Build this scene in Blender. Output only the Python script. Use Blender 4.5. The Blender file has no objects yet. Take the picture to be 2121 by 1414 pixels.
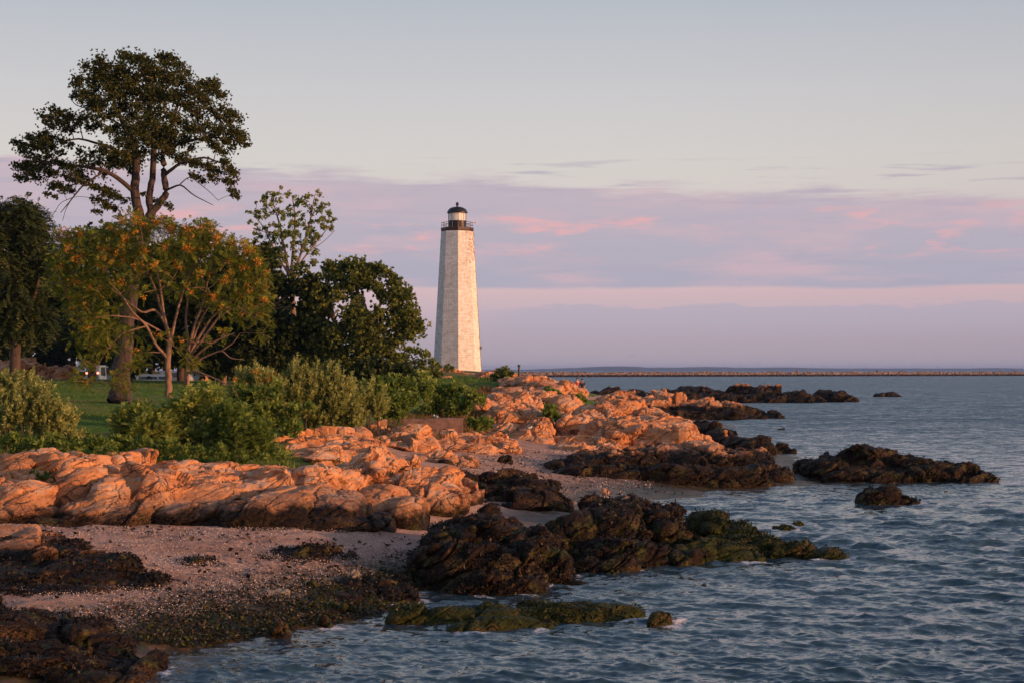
import bpy, math, random
import numpy as np
from mathutils import Vector
scene = bpy.context.scene
C = scene.collection
PI = math.pi

# ------------------------------------------------------------------ camera
CAMH, F, CX, CY, HZ = 5.0, 3400.0, 1060.5, 707.0, 766.0
PITCH = math.atan((HZ - CY) / F)
cam_d = bpy.data.cameras.new('camera'); cam = bpy.data.objects.new('camera', cam_d); C.objects.link(cam)
cam.location = (0, 0, CAMH); cam.rotation_euler = (PI / 2 + PITCH, 0, 0)
cam_d.sensor_width = 36; cam_d.lens = 36 * F / 2121.0; cam_d.clip_start = 0.5; cam_d.clip_end = 60000
scene.camera = cam

def W(px, py, Y):
    dx = (px - CX) / F; dz = (CY - py) / F
    c, s = math.cos(PITCH), math.sin(PITCH)
    t = Y / (c - dz * s)
    return np.array([dx * t, Y, CAMH + (s + dz * c) * t])
def G(px, py, z):
    dx = (px - CX) / F; dz = (CY - py) / F
    c, s = math.cos(PITCH), math.sin(PITCH)
    t = (z - CAMH) / (s + dz * c)
    return np.array([dx * t, (c - dz * s) * t, z])
def lin(r, g, b, a=1.0):
    f = lambda v: (v / 255 / 12.92) if v / 255 <= 0.04045 else ((v / 255 + 0.055) / 1.055) ** 2.4
    return (f(r), f(g), f(b), a)

# ------------------------------------------------------------------ node helper
class NT:
    def __init__(s, tree): s.t = tree; s.n = tree.nodes; s.l = tree.links
    def new(s, typ, **kw):
        n = s.n.new(typ)
        for k, v in kw.items(): setattr(n, k, v)
        return n
    def put(s, sock, v):
        if v is None: return
        if hasattr(v, 'is_linked') or isinstance(v, bpy.types.NodeSocket): s.l.new(v, sock)
        else: sock.default_value = v
    def m(s, op, a, b=None, c=None, clamp=False):
        n = s.new('ShaderNodeMath', operation=op, use_clamp=clamp)
        s.put(n.inputs[0], a); s.put(n.inputs[1], b); s.put(n.inputs[2], c)
        return n.outputs[0]
    def vm(s, op, a, b=None, sc=None):
        n = s.new('ShaderNodeVectorMath', operation=op)
        s.put(n.inputs[0], a); s.put(n.inputs[1], b)
        if sc is not None: s.put(n.inputs['Scale'], sc)
        return n.outputs['Value'] if op in ('DOT_PRODUCT', 'LENGTH') else n.outputs[0]
    def comb(s, x, y, z):
        n = s.new('ShaderNodeCombineXYZ'); s.put(n.inputs[0], x); s.put(n.inputs[1], y); s.put(n.inputs[2], z); return n.outputs[0]
    def sep(s, v):
        n = s.new('ShaderNodeSeparateXYZ'); s.put(n.inputs[0], v); return n.outputs
    def noise(s, v, scale, detail=4, rough=0.55, dist=0.0, typ=None):
        n = s.new('ShaderNodeTexNoise')
        if typ: n.noise_type = typ
        s.put(n.inputs['Vector'], v)
        n.inputs['Scale'].default_value = scale; n.inputs['Detail'].default_value = detail
        n.inputs['Roughness'].default_value = rough; n.inputs['Distortion'].default_value = dist
        return n.outputs['Fac']
    def voro(s, v, scale, feature='F1', out='Distance', rnd=1.0):
        n = s.new('ShaderNodeTexVoronoi', feature=feature); s.put(n.inputs['Vector'], v)
        n.inputs['Scale'].default_value = scale; n.inputs['Randomness'].default_value = rnd
        return n.outputs[out]
    def ramp(s, f, stops, interp='LINEAR'):
        n = s.new('ShaderNodeValToRGB'); s.put(n.inputs[0], f); r = n.color_ramp; r.interpolation = interp
        while len(r.elements) < len(stops): r.elements.new(0.5)
        for e, (p, c) in zip(r.elements, stops): e.position = p; e.color = c if len(c) == 4 else (*c, 1)
        return n.outputs[0]
    def smooth(s, x, a, b):
        n = s.new('ShaderNodeMapRange', interpolation_type='SMOOTHSTEP'); s.put(n.inputs[0], x)
        s.put(n.inputs[1], a); s.put(n.inputs[2], b); n.inputs[3].default_value = 0; n.inputs[4].default_value = 1
        return n.outputs[0]
    def mix(s, f, a, b, blend='MIX'):
        n = s.new('ShaderNodeMix', data_type='RGBA', blend_type=blend)
        s.put(n.inputs[0], f)
        s.put(n.inputs[6], a if not isinstance(a, tuple) else (a if len(a) == 4 else (*a, 1)))
        s.put(n.inputs[7], b if not isinstance(b, tuple) else (b if len(b) == 4 else (*b, 1)))
        return n.outputs[2]
    def bump(s, h, strength=0.5, dist=0.05, normal=None):
        n = s.new('ShaderNodeBump'); n.inputs['Strength'].default_value = strength; n.inputs['Distance'].default_value = dist
        s.put(n.inputs['Height'], h)
        if normal is not None: s.put(n.inputs['Normal'], normal)
        return n.outputs[0]

# ------------------------------------------------------------------ sky, sun, exposure
SUN_AZ, SUN_EL = math.radians(67), math.radians(7.5)     # azimuth measured from behind the camera towards the right
SD = Vector((math.sin(SUN_AZ) * math.cos(SUN_EL), -math.cos(SUN_AZ) * math.cos(SUN_EL), math.sin(SUN_EL)))
world = bpy.data.worlds.new('World'); scene.world = world; world.use_nodes = True
n = NT(world.node_tree); n.n.clear()
tc = n.new('ShaderNodeTexCoord').outputs['Generated']
dirv = n.vm('NORMALIZE', tc)
x, y, z = n.sep(dirv)
el = n.m('MULTIPLY', n.m('ARCSINE', z), 57.29578)
az = n.m('MULTIPLY', n.m('ARCTAN2', x, y), 57.29578)
sky = n.ramp(n.m('DIVIDE', el, 90.0, clamp=True), [
    (0.0, lin(180, 167, 178)), (1.3 / 90, lin(188, 172, 185)), (2.1 / 90, lin(208, 184, 194)), (2.9 / 90, lin(221, 191, 195)),
    (5.5 / 90, lin(221, 210, 206)), (7.2 / 90, lin(221, 215, 210)), (9.5 / 90, lin(211, 209, 211)), (12.8 / 90, lin(190, 196, 205)),
    (26 / 90, lin(146, 164, 192)), (60 / 90, lin(92, 116, 156)), (1.0, lin(70, 96, 138))])
nish = n.new('ShaderNodeTexSky', sky_type='NISHITA'); nish.sun_disc = False
nish.sun_elevation = SUN_EL; nish.sun_rotation = PI - SUN_AZ
sky = n.mix(0.03, sky, n.mix(1.0, nish.outputs[0], (0.12, 0.12, 0.12), 'MULTIPLY'))
# the side towards the right is a little deeper
sky = n.mix(n.m('MULTIPLY', n.smooth(az, 2.0, 24.0), 0.28), sky, n.mix(1.0, sky, (0.75, 0.735, 0.765), 'MULTIPLY'))
wv = n.comb(n.m('MULTIPLY', az, 0.16), n.m('MULTIPLY', el, 0.9), 0.0)
wn = n.noise(wv, 1.0, 5, 0.55)
wisp = n.noise(n.comb(n.m('MULTIPLY', az, 0.22), n.m('MULTIPLY', el, 2.6), 3.7), 1.0, 6, 0.6, 0.5)
# main bank
etop = n.m('ADD', n.m('ADD', 6.5, n.m('MULTIPLY', az, -0.045)), n.m('MULTIPLY', n.m('SUBTRACT', n.noise(n.comb(n.m('MULTIPLY', az, 0.22), n.m('MULTIPLY', el, 0.6), 8.0), 1.0, 6, 0.6), 0.5), 1.7))
mt = n.smooth(n.m('ADD', n.m('SUBTRACT', etop, el), n.m('MULTIPLY', n.m('SUBTRACT', wisp, 0.5), 1.6)), -0.25, 0.45)
ebot = n.m('ADD', n.m('ADD', 2.82, n.m('MULTIPLY', n.m('SUBTRACT', n.noise(n.comb(n.m('MULTIPLY', az, 0.12), 2.0, 1.0), 1.0, 4, 0.5), 0.5), 0.5)), n.m('MULTIPLY', n.m('SUBTRACT', wisp, 0.5), 0.22))
mb = n.smooth(n.m('SUBTRACT', el, ebot), -0.05, 0.12)
bank = n.m('MULTIPLY', mt, mb)
depth_ = n.m('SUBTRACT', 1.0, n.smooth(el, 2.6, 6.6))
bcol = n.mix(depth_, lin(194, 180, 194), lin(174, 174, 193))
pinkf = n.smooth(wn, 0.44, 0.68)
bcol = n.mix(n.m('MULTIPLY', pinkf, 0.8), bcol, lin(212, 182, 192))
hot = n.noise(n.comb(n.m('MULTIPLY', az, 0.30), n.m('MULTIPLY', el, 1.5), 11.3), 1.0, 6, 0.6, 0.3)
midb = n.m('MULTIPLY', n.smooth(el, 3.6, 4.3), n.m('SUBTRACT', 1.0, n.smooth(el, 5.2, 6.0)))
bcol = n.mix(n.m('MULTIPLY', n.m('MULTIPLY', n.smooth(hot, 0.50, 0.66), midb), 0.9), bcol, lin(236, 178, 182))
bcol = n.mix(n.m('MULTIPLY', n.smooth(wisp, 0.52, 0.75), 0.45), bcol, lin(168, 164, 186))
sky = n.mix(n.m('MULTIPLY', bank, 0.88), sky, bcol)
# thin streaks over the bank
st = n.noise(n.comb(n.m('MULTIPLY', az, 0.24), n.m('MULTIPLY', el, 3.4), 21.0), 1.0, 5, 0.55, 0.2)
stm = n.m('MULTIPLY', n.smooth(st, 0.55, 0.68), n.m('MULTIPLY', n.smooth(el, 5.6, 6.3), n.m('SUBTRACT', 1.0, n.smooth(el, 6.8, 7.6))))
sky = n.mix(n.m('MULTIPLY', stm, 0.7), sky, lin(183, 174, 190))
# low line of far cumulus
et2 = n.m('ADD', 1.62, n.m('MULTIPLY', n.noise(n.comb(n.m('MULTIPLY', az, 0.42), n.m('MULTIPLY', el, 1.6), 5.0), 1.0, 8, 0.68), 1.25))
m2 = n.m('MULTIPLY', n.smooth(n.m('SUBTRACT', et2, el), -0.03, 0.14), n.smooth(el, 1.0, 1.9))
m2 = n.m('MULTIPLY', m2, n.smooth(az, -3.5, 1.5))
sky = n.mix(n.m('MULTIPLY', m2, 0.55), sky, lin(178, 175, 193))
# glow around the low sun
glow = n.m('POWER', n.m('MAXIMUM', n.vm('DOT_PRODUCT', dirv, tuple(SD)), 0.0), 5.0)
sky = n.mix(glow, sky, (1.0, 0.62, 0.36, 1), 'ADD')
bg = n.new('ShaderNodeBackground'); n.put(bg.inputs[0], sky); bg.inputs[1].default_value = 0.95
n.l.new(bg.outputs[0], n.new('ShaderNodeOutputWorld').inputs[0])

sl = bpy.data.lights.new('sun', 'SUN'); sl.energy = 5.0; sl.angle = math.radians(0.6); sl.color = (1.0, 0.49, 0.23)
sun = bpy.data.objects.new('sun', sl); C.objects.link(sun); sun.location = (60, -40, 40)
sun.rotation_euler = SD.to_track_quat('Z', 'Y').to_euler()
scene.view_settings.view_transform = 'Standard'; scene.view_settings.look = 'None'
scene.view_settings.exposure = 0.0; scene.view_settings.gamma = 1.0
try:
    scene.cycles.max_bounces = 6; scene.cycles.diffuse_bounces = 3; scene.cycles.glossy_bounces = 3
    scene.cycles.transparent_max_bounces = 8; scene.cycles.caustics_reflective = False; scene.cycles.caustics_refractive = False
    scene.cycles.use_denoising = True
except Exception: pass

# ------------------------------------------------------------------ mesh + tag helpers
def tag(o, label=None, cat=None, group=None, kind=None):
    if label: o['label'] = label
    if cat: o['category'] = cat
    if group: o['group'] = group
    if kind: o['kind'] = kind
    return o
def empty(name, loc, rz=0):
    o = bpy.data.objects.new(name, None); C.objects.link(o); o.location = tuple(loc); o.rotation_euler[2] = rz
    o.empty_display_size = 0.2
    return o
def mk(name, V, Fs, mat, parent=None, loc=(0, 0, 0), smooth=True, rnd=None, local=False, attrs=None):
    """V world (or local) verts, Fs: int array (n,k) or list of such arrays."""
    V = np.asarray(V, dtype=np.float64).reshape(-1, 3)
    if not local: V = V - np.asarray(loc)
    if not isinstance(Fs, list): Fs = [np.asarray(Fs)]
    if not isinstance(Fs[0], np.ndarray): Fs = [np.asarray(Fs)]
    Fs = [np.asarray(f, dtype=np.int32) for f in Fs if len(f)]
    me = bpy.data.meshes.new(name)
    me.vertices.add(len(V)); me.vertices.foreach_set('co', V.astype(np.float32).ravel())
    li = np.concatenate([f.ravel() for f in Fs]); tot = np.concatenate([np.full(len(f), f.shape[1], np.int32) for f in Fs])
    st_ = np.concatenate([[0], np.cumsum(tot)[:-1]]).astype(np.int32)
    me.loops.add(len(li)); me.loops.foreach_set('vertex_index', li.astype(np.int32))
    me.polygons.add(len(tot)); me.polygons.foreach_set('loop_start', st_)
    try: me.polygons.foreach_set('loop_total', tot)
    except Exception: pass
    me.polygons.foreach_set('use_smooth', np.full(len(tot), bool(smooth)))
    if rnd is not None:
        a = me.attributes.new('rnd', 'FLOAT', 'POINT'); a.data.foreach_set('value', np.asarray(rnd, np.float32))
    for k, v in (attrs or {}).items():
        a = me.attributes.new(k, 'FLOAT', 'POINT'); a.data.foreach_set('value', np.asarray(v, np.float32))
    me.update(calc_edges=True); me.validate()
    if mat: me.materials.append(mat)
    o = bpy.data.objects.new(name, me); C.objects.link(o)
    if parent is not None: o.parent = parent; o.location = tuple(np.asarray(loc) - np.asarray(parent.matrix_world.translation if False else parent.location)) if not local else tuple(loc)
    else: o.location = tuple(loc)
    return o

class MB:
    """collects simple solids into one mesh"""
    def __init__(s): s.V = []; s.F4 = []; s.F3 = []; s.n = 0
    def add(s, V, F):
        V = np.asarray(V, float).reshape(-1, 3); F = np.asarray(F)
        s.V.append(V); (s.F4 if F.shape[1] == 4 else s.F3).append(F + s.n); s.n += len(V); return s
    def box(s, c, d, rz=0.0):
        a, b, h = np.array(d) / 2.0
        V = np.array([[-a, -b, -h], [a, -b, -h], [a, b, -h], [-a, b, -h], [-a, -b, h], [a, -b, h], [a, b, h], [-a, b, h]])
        cs, sn = math.cos(rz), math.sin(rz); V = V @ np.array([[cs, sn, 0], [-sn, cs, 0], [0, 0, 1]]) + np.array(c)
        return s.add(V, [[0, 3, 2, 1], [4, 5, 6, 7], [0, 1, 5, 4], [1, 2, 6, 5], [2, 3, 7, 6], [3, 0, 4, 7]])
    def lathe(s, prof, c=(0, 0, 0), k=24, rot=0.0, caps=True):
        a = np.arange(k) * 2 * PI / k + rot
        V = np.concatenate([np.stack([r * np.sin(a) + c[0], -r * np.cos(a) + c[1], np.full(k, z + c[2])], 1) for r, z in prof])
        Fq = []
        for i in range(len(prof) - 1):
            b = i * k; j = np.arange(k); jn = (j + 1) % k
            Fq.append(np.stack([b + j, b + jn, b + k + jn, b + k + j], 1))
        s.add(V, np.concatenate(Fq))
        if caps:
            for (r, z), o in ((prof[0], 1), (prof[-1], -1)):
                if r < 1e-4: continue
                ring = np.stack([r * np.sin(a) + c[0], -r * np.cos(a) + c[1], np.full(k, z + c[2])], 1)
                V = np.concatenate([ring, [[c[0], c[1], z + c[2]]]])
                j = np.arange(k); jn = (j + 1) % k
                f = np.stack([jn, j, np.full(k, k)], 1) if o == 1 else np.stack([j, jn, np.full(k, k)], 1)
                s.add(V, f)
        return s
    def tube(s, P, R, k=6):
        V, Fq = tube(P, R, k); return s.add(V, Fq)
    def build(s, name, mat, parent=None, loc=(0, 0, 0), smooth=False, **kw):
        return mk(name, np.concatenate(s.V), [np.concatenate(f) for f in (s.F4, s.F3) if f], mat, parent, loc, smooth, **kw)

def tube(P, R, k=6):
    P = np.asarray(P, float); R = np.asarray(R, float); m = len(P)
    T = np.gradient(P, axis=0); T /= np.linalg.norm(T, axis=1, keepdims=True) + 1e-9
    ref = np.array([0.0, 0.0, 1.0]) if abs(T[0, 2]) < 0.9 else np.array([1.0, 0.0, 0.0])
    U = np.cross(T, ref); U /= np.linalg.norm(U, axis=1, keepdims=True) + 1e-9
    Vv = np.cross(T, U)
    a = np.arange(k) * 2 * PI / k
    V = (P[:, None] + R[:, None, None] * (U[:, None] * np.cos(a)[None, :, None] + Vv[:, None] * np.sin(a)[None, :, None])).reshape(-1, 3)
    i = np.arange(m - 1)[:, None] * k; j = np.arange(k)[None]; jn = (j + 1) % k
    Fq = np.stack([i + j, i + jn, i + k + jn, i + k + j], -1).reshape(-1, 4)
    return V, Fq

# ------------------------------------------------------------------ numpy noise
def h3(i, j, k, seed=0):
    h = (i.astype(np.int64) * 374761393 + j.astype(np.int64) * 668265263 + k.astype(np.int64) * 2147483647 * 3 + seed * 974711) & 0xffffffff
    h = ((h ^ (h >> 13)) * 1274126177) & 0xffffffff
    h = ((h ^ (h >> 16)) * 2246822519) & 0xffffffff
    h = h ^ (h >> 15)
    return (h & 0xffffff) / float(0x1000000)
def vnoise(P, seed=0):
    I = np.floor(P).astype(np.int64); f = P - I; u = f * f * f * (f * (f * 6 - 15) + 10)
    r = 0
    for a in (0, 1):
        wx = u[:, 0] if a else 1 - u[:, 0]
        for b in (0, 1):
            wy = u[:, 1] if b else 1 - u[:, 1]
            for c in (0, 1):
                wz = u[:, 2] if c else 1 - u[:, 2]
                r = r + wx * wy * wz * h3(I[:, 0] + a, I[:, 1] + b, I[:, 2] + c, seed)
    return r * 2 - 1
def fbm(P, oct=5, seed=0, gain=0.5):
    r = 0; a = 1.0; t = 0
    for o in range(oct):
        r = r + a * vnoise(P * (2 ** o) + o * 17.3, seed + o); t += a; a *= gain
    return r / t
def voronoi(P, seed=0):
    I = np.floor(P).astype(np.int64); n_ = len(P)
    F1 = np.full(n_, 9.0); F2 = np.full(n_, 9.0); best = np.zeros((n_, 3)); bid = np.zeros((n_, 3), np.int64)
    for a in (-1, 0, 1):
        for b in (-1, 0, 1):
            for c in (-1, 0, 1):
                J = I + np.array([a, b, c])
                s = np.stack([h3(J[:, 0], J[:, 1], J[:, 2], seed + q) for q in (11, 23, 37)], 1) * 0.9 + 0.05
                dv = P - (J + s); d = np.sqrt((dv * dv).sum(1))
                c1 = d < F1
                F2 = np.where(c1, F1, np.minimum(F2, d))
                best = np.where(c1[:, None], dv, best); bid = np.where(c1[:, None], J, bid)
                F1 = np.where(c1, d, F1)
    return F1, F2, best, bid

# ------------------------------------------------------------------ materials
def newmat(name):
    m = bpy.data.materials.new(name); m.use_nodes = True
    t = NT(m.node_tree); b = t.n['Principled BSDF']; return m, t, b
def simple(name, col, rough=0.6, metal=0.0, var=0.15, scale=6.0, bump=0.0):
    m, t, b = newmat(name)
    pos = t.new('ShaderNodeNewGeometry').outputs['Position']
    f = t.noise(pos, scale, 5)
    c0 = tuple(max(0, v * (1 - var)) for v in col); c1 = tuple(min(1, v * (1 + var)) for v in col)
    t.put(b.inputs['Base Color'], t.ramp(f, [(0.3, (*c0, 1)), (0.7, (*c1, 1))]))
    b.inputs['Roughness'].default_value = rough; b.inputs['Metallic'].default_value = metal
    if bump: t.put(b.inputs['Normal'], t.bump(f, bump, 0.02))
    return m

def rock_material(name, weed_green=0.35, warm=1.0):
    m, t, b = newmat(name)
    pos = t.new('ShaderNodeNewGeometry').outputs['Position']
    px, py, pz = t.sep(pos)
    at = t.new('ShaderNodeAttribute', attribute_type='OBJECT', attribute_name='tide').outputs['Fac']
    warp = t.new('ShaderNodeTexNoise'); t.put(warp.inputs['Vector'], pos); warp.inputs['Scale'].default_value = 1.1; warp.inputs['Detail'].default_value = 4
    wp = t.vm('ADD', pos, t.vm('SCALE', warp.outputs['Color'], None, 0.9))
    sp = t.vm('MULTIPLY', wp, (0.8, 0.8, 2.2))
    n1 = t.noise(pos, 0.55, 6, 0.6); n2 = t.noise(sp, 2.3, 9, 0.68); n3 = t.noise(pos, 14.0, 6, 0.65)
    f = t.m('ADD', t.m('MULTIPLY', n1, 0.40), t.m('ADD', t.m('MULTIPLY', n2, 0.45), t.m('MULTIPLY', n3, 0.15)))
    col = t.ramp(f, [(0.34, (0.20, 0.075, 0.032, 1)), (0.44, (0.42, 0.165, 0.062, 1)), (0.53, (0.57, 0.245, 0.100, 1)), (0.66, (0.66, 0.37, 0.19, 1))])
    lich = t.smooth(t.noise(sp, 1.1, 7, 0.7), 0.54, 0.66)
    col = t.mix(t.m('MULTIPLY', lich, 0.6), col, (0.33, 0.27, 0.21, 1))
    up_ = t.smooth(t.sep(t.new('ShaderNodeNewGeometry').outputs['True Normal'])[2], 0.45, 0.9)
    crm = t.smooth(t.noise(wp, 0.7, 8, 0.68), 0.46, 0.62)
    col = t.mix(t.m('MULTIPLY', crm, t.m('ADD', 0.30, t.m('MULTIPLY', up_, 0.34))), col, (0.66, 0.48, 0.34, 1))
    rust = t.smooth(t.noise(wp, 0.8, 5, 0.6), 0.58, 0.70)
    col = t.mix(t.m('MULTIPLY', rust, 0.5), col, (0.36, 0.13, 0.05, 1))
    e1 = t.voro(t.vm('MULTIPLY', wp, (0.7, 0.7, 1.3)), 1.0, 'DISTANCE_TO_EDGE'); e2 = t.voro(sp, 2.6, 'DISTANCE_TO_EDGE')
    cr = t.m('MAXIMUM', t.m('SUBTRACT', 1.0, t.smooth(e1, 0.004, 0.030)), t.m('MULTIPLY', t.m('SUBTRACT', 1.0, t.smooth(e2, 0.004, 0.05)), 0.55))
    cr = t.m('MULTIPLY', cr, t.smooth(t.noise(pos, 0.9, 3), 0.42, 0.58))
    col = t.mix(t.m('MULTIPLY', cr, 0.9), col, (0.05, 0.028, 0.018, 1))
    sz = t.smooth(n3, 0.60, 0.72)
    col = t.mix(t.m('MULTIPLY', sz, 0.35), col, (0.12, 0.085, 0.06, 1))
    # tidal zone : dark weed and algae below the object's own tide line
    zz = t.m('ADD', pz, t.m('MULTIPLY', t.m('SUBTRACT', t.noise(pos, 1.3, 6, 0.62), 0.5), 0.9))
    tide = t.m('SUBTRACT', 1.0, t.smooth(t.m('SUBTRACT', zz, at), -0.16, 0.16))
    wet = t.m('SUBTRACT', 1.0, t.smooth(t.m('SUBTRACT', zz, at), 0.10, 0.60))
    col = t.mix(t.m('MULTIPLY', wet, 0.45), col, (0.16, 0.085, 0.05, 1))
    nw = t.noise(pos, 9.0, 8, 0.7); nw2 = t.noise(pos, 2.2, 5, 0.6)
    weed = t.ramp(nw, [(0.30, (0.005, 0.0035, 0.0025, 1)), (0.50, (0.014, 0.008, 0.0045, 1)), (0.62, (0.034, 0.018, 0.008, 1)), (0.78, (0.09, 0.05, 0.02, 1))])
    gr = t.smooth(t.m('ADD', nw2, t.m('MULTIPLY', t.m('SUBTRACT', at, pz), 0.02)), 0.66 - 0.30 * weed_green, 0.78 - 0.26 * weed_green)
    weed = t.mix(t.m('MULTIPLY', gr, 0.85), weed, t.ramp(nw, [(0.35, (0.010, 0.014, 0.002, 1)), (0.7, (0.060, 0.072, 0.010, 1))]))
    bz = t.m('MULTIPLY', t.smooth(t.noise(pos, 1.1, 6, 0.65), 0.50, 0.62), t.smooth(t.noise(pos, 26.0, 3, 0.6), 0.46, 0.60))
    weed = t.mix(t.m('MULTIPLY', bz, 0.65), weed, (0.17, 0.095, 0.045, 1))
    col = t.mix(tide, col, weed)
    t.put(b.inputs['Base Color'], col)
    t.put(b.inputs['Roughness'], t.m('SUBTRACT', 0.86, t.m('MULTIPLY', tide, 0.22)))
    t.put(b.inputs['Specular IOR Level'], t.m('SUBTRACT', 0.35, t.m('MULTIPLY', tide, 0.22)))
    rg_ = t.noise(t.vm('MULTIPLY', wp, (0.8, 0.8, 1.6)), 1.7, 9, 0.62, 0.0, 'RIDGED_MULTIFRACTAL')
    hgt = t.m('ADD', t.m('MULTIPLY', n2, 0.55), t.m('ADD', t.m('MULTIPLY', n3, 0.40), t.m('ADD', t.m('MULTIPLY', rg_, 0.35), t.m('MULTIPLY', cr, -0.7))))
    hgt = t.m('ADD', hgt, t.m('MULTIPLY', tide, t.m('MULTIPLY', nw, 0.35)))
    t.put(b.inputs['Normal'], t.bump(hgt, 0.75, 0.12))
    return m

def leaf_material(name, stops, trans=0.35, rough=0.6, tcol=None):
    m, t, b = newmat(name)
    at = t.new('ShaderNodeAttribute', attribute_name='rnd').outputs['Fac']
    pos = t.new('ShaderNodeNewGeometry').outputs['Position']
    f = t.m('ADD', t.m('MULTIPLY', at, 0.75), t.m('MULTIPLY', t.noise(pos, 0.7, 3), 0.25))
    col = t.ramp(f, stops)
    t.put(b.inputs['Base Color'], col); b.inputs['Roughness'].default_value = rough; b.inputs['Specular IOR Level'].default_value = 0.25
    tr = t.new('ShaderNodeBsdfTranslucent'); t.put(tr.inputs[0], t.mix(1.0, col, (1.3, 1.25, 0.6, 1), 'MULTIPLY'))
    mx = t.new('ShaderNodeMixShader'); mx.inputs[0].default_value = trans
    t.l.new(b.outputs[0], mx.inputs[1]); t.l.new(tr.outputs[0], mx.inputs[2])
    t.l.new(mx.outputs[0], t.n['Material Output'].inputs[0])
    return m
def bark_material(name, c0, c1, scale=9):
    m, t, b = newmat(name)
    pos = t.new('ShaderNodeNewGeometry').outputs['Position']
    sp = t.vm('MULTIPLY', pos, (1, 1, 0.22)); f = t.noise(sp, scale, 6, 0.65)
    t.put(b.inputs['Base Color'], t.ramp(f, [(0.35, (*c0, 1)), (0.65, (*c1, 1))])); b.inputs['Roughness'].default_value = 0.9
    t.put(b.inputs['Normal'], t.bump(f, 0.9, 0.06)); return m

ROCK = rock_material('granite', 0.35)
ROCKG = rock_material('algae_rock', 0.9)
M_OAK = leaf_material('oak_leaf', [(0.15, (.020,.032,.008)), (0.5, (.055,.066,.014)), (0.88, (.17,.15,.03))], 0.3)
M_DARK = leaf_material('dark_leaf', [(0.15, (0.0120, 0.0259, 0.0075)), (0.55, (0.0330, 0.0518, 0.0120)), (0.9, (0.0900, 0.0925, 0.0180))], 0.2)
M_MID = leaf_material('mid_leaf', [(0.15, (.034,.056,.014)), (0.5, (.125,.155,.038)), (0.88, (.38,.40,.10))], 0.38)
M_AIRY = leaf_material('airy_leaf', [(0.15, (.08,.11,.035)), (0.5, (.22,.27,.08)), (0.9, (.46,.50,.18))], 0.35)
M_SUMAC = leaf_material('sumac_leaf', [(0.15, (.038,.062,.011)), (0.5, (.15,.19,.026)), (0.78, (.30,.31,.04)), (0.97, (.56,.38,.05))], 0.42)
M_ORANGE = leaf_material('orange_seed', [(0.2, (.42,.15,.015)), (0.8, (.70,.36,.05))], 0.3)
M_SHRUB = leaf_material('shrub_leaf', [(0.12, (.055,.10,.022)), (0.5, (.23,.30,.07)), (0.85, (.56,.58,.18))], 0.45)  # brightest stop paints sunlit highlights onto random leaves
M_SILVER = leaf_material('silver_leaf', [(0.12, (.06,.085,.026)), (0.5, (.26,.295,.095)), (0.85, (.64,.62,.27))], 0.45)  # top stop puts sun highlights into the colour of random leaves
M_IVY = leaf_material('ivy_leaf', [(0.15, (.04,.08,.015)), (0.5, (.135,.20,.04)), (0.88, (.36,.42,.10))], 0.42)
M_GRASS = leaf_material('grass_blade', [(0.15, (0.0312, 0.0780, 0.0120)), (0.5, (0.0715, 0.1560, 0.0216)), (0.9, (0.1820, 0.2210, 0.0420))], 0.25)
M_DRY = leaf_material('dry_grass', [(0.15, (0.05, 0.045, 0.014)), (0.5, (0.16, 0.09, 0.035)), (0.9, (0.30, 0.17, 0.07))], 0.25)
M_WEED = leaf_material('rockweed', [(0.15, (0.005, 0.0035, 0.002)), (0.55, (0.018, 0.010, 0.005)), (0.92, (0.085, 0.045, 0.016))], 0.12, 0.45)
M_ALGAE = leaf_material('green_algae', [(0.15, (0.010, 0.014, 0.002)), (0.55, (0.030, 0.040, 0.005)), (0.92, (0.09, 0.10, 0.012))], 0.15, 0.5)
BARK = bark_material('oak_bark', (0.026, 0.017, 0.014), (0.085, 0.056, 0.044))
BARK2 = bark_material('smooth_bark', (0.16, 0.095, 0.065), (0.30, 0.19, 0.13))
BARKD = bark_material('dark_bark', (0.035, 0.024, 0.018), (0.10, 0.065, 0.048))

# ------------------------------------------------------------------ ground sheet
CPS = []
def cpw(px, py, val): p = G(px, py, 0.0); CPS.append((p[0], p[1], val))      # point on the water plane
def cpg(px, py, z): p = G(px, py, z); CPS.append((p[0], p[1], z))            # a ground point seen in the photograph
def cpy(px, Y, z): CPS.append(((px - CX) / F * Y, Y, z))
for a in [(330, 1414), (420, 1337), (560, 1318), (700, 1294), (830, 1262), (860, 1225), (1420, 1030), (1450, 1016), (1560, 1007), (1640, 1002), (1700, 992), (1650, 945), (1600, 935)]: cpw(*a, 0.0)
for a in [(480, 1414), (700, 1360), (1000, 1320), (1000, 1260), (1100, 1230), (1300, 1215), (1500, 1240), (1500, 1330), (2000, 1330), (2100, 1414), (1500, 1190), (2000, 1100), (1900, 1060), (2100, 960),
          (1720, 930), (1650, 905), (1560, 893), (1800, 860), (2100, 810), (1520, 1060), (1600, 1050), (1900, 1180), (1500, 840)]: cpw(*a, -0.7)
for a in [(300, 1250, .42), (450, 1200, .52), (300, 1150, .75), (100, 1097, 1.0), (400, 1097, .97), (650, 1103, .88), (800, 1112, .72), (850, 1165, .42), (650, 1255, .2), (500, 1295, .1), (200, 1300, .38), (0, 1300, .45),
          (900, 962, 1.0), (1000, 970, .8), (1060, 945, 1.0), (1150, 932, 1.05), (1220, 962, .72), (1130, 1003, .5), (1250, 1012, .33), (1400, 1008, .14), (1000, 1085, .4), (1230, 1060, .15), (1550, 995, .17), (1680, 984, .10)]: cpg(*a)
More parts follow.
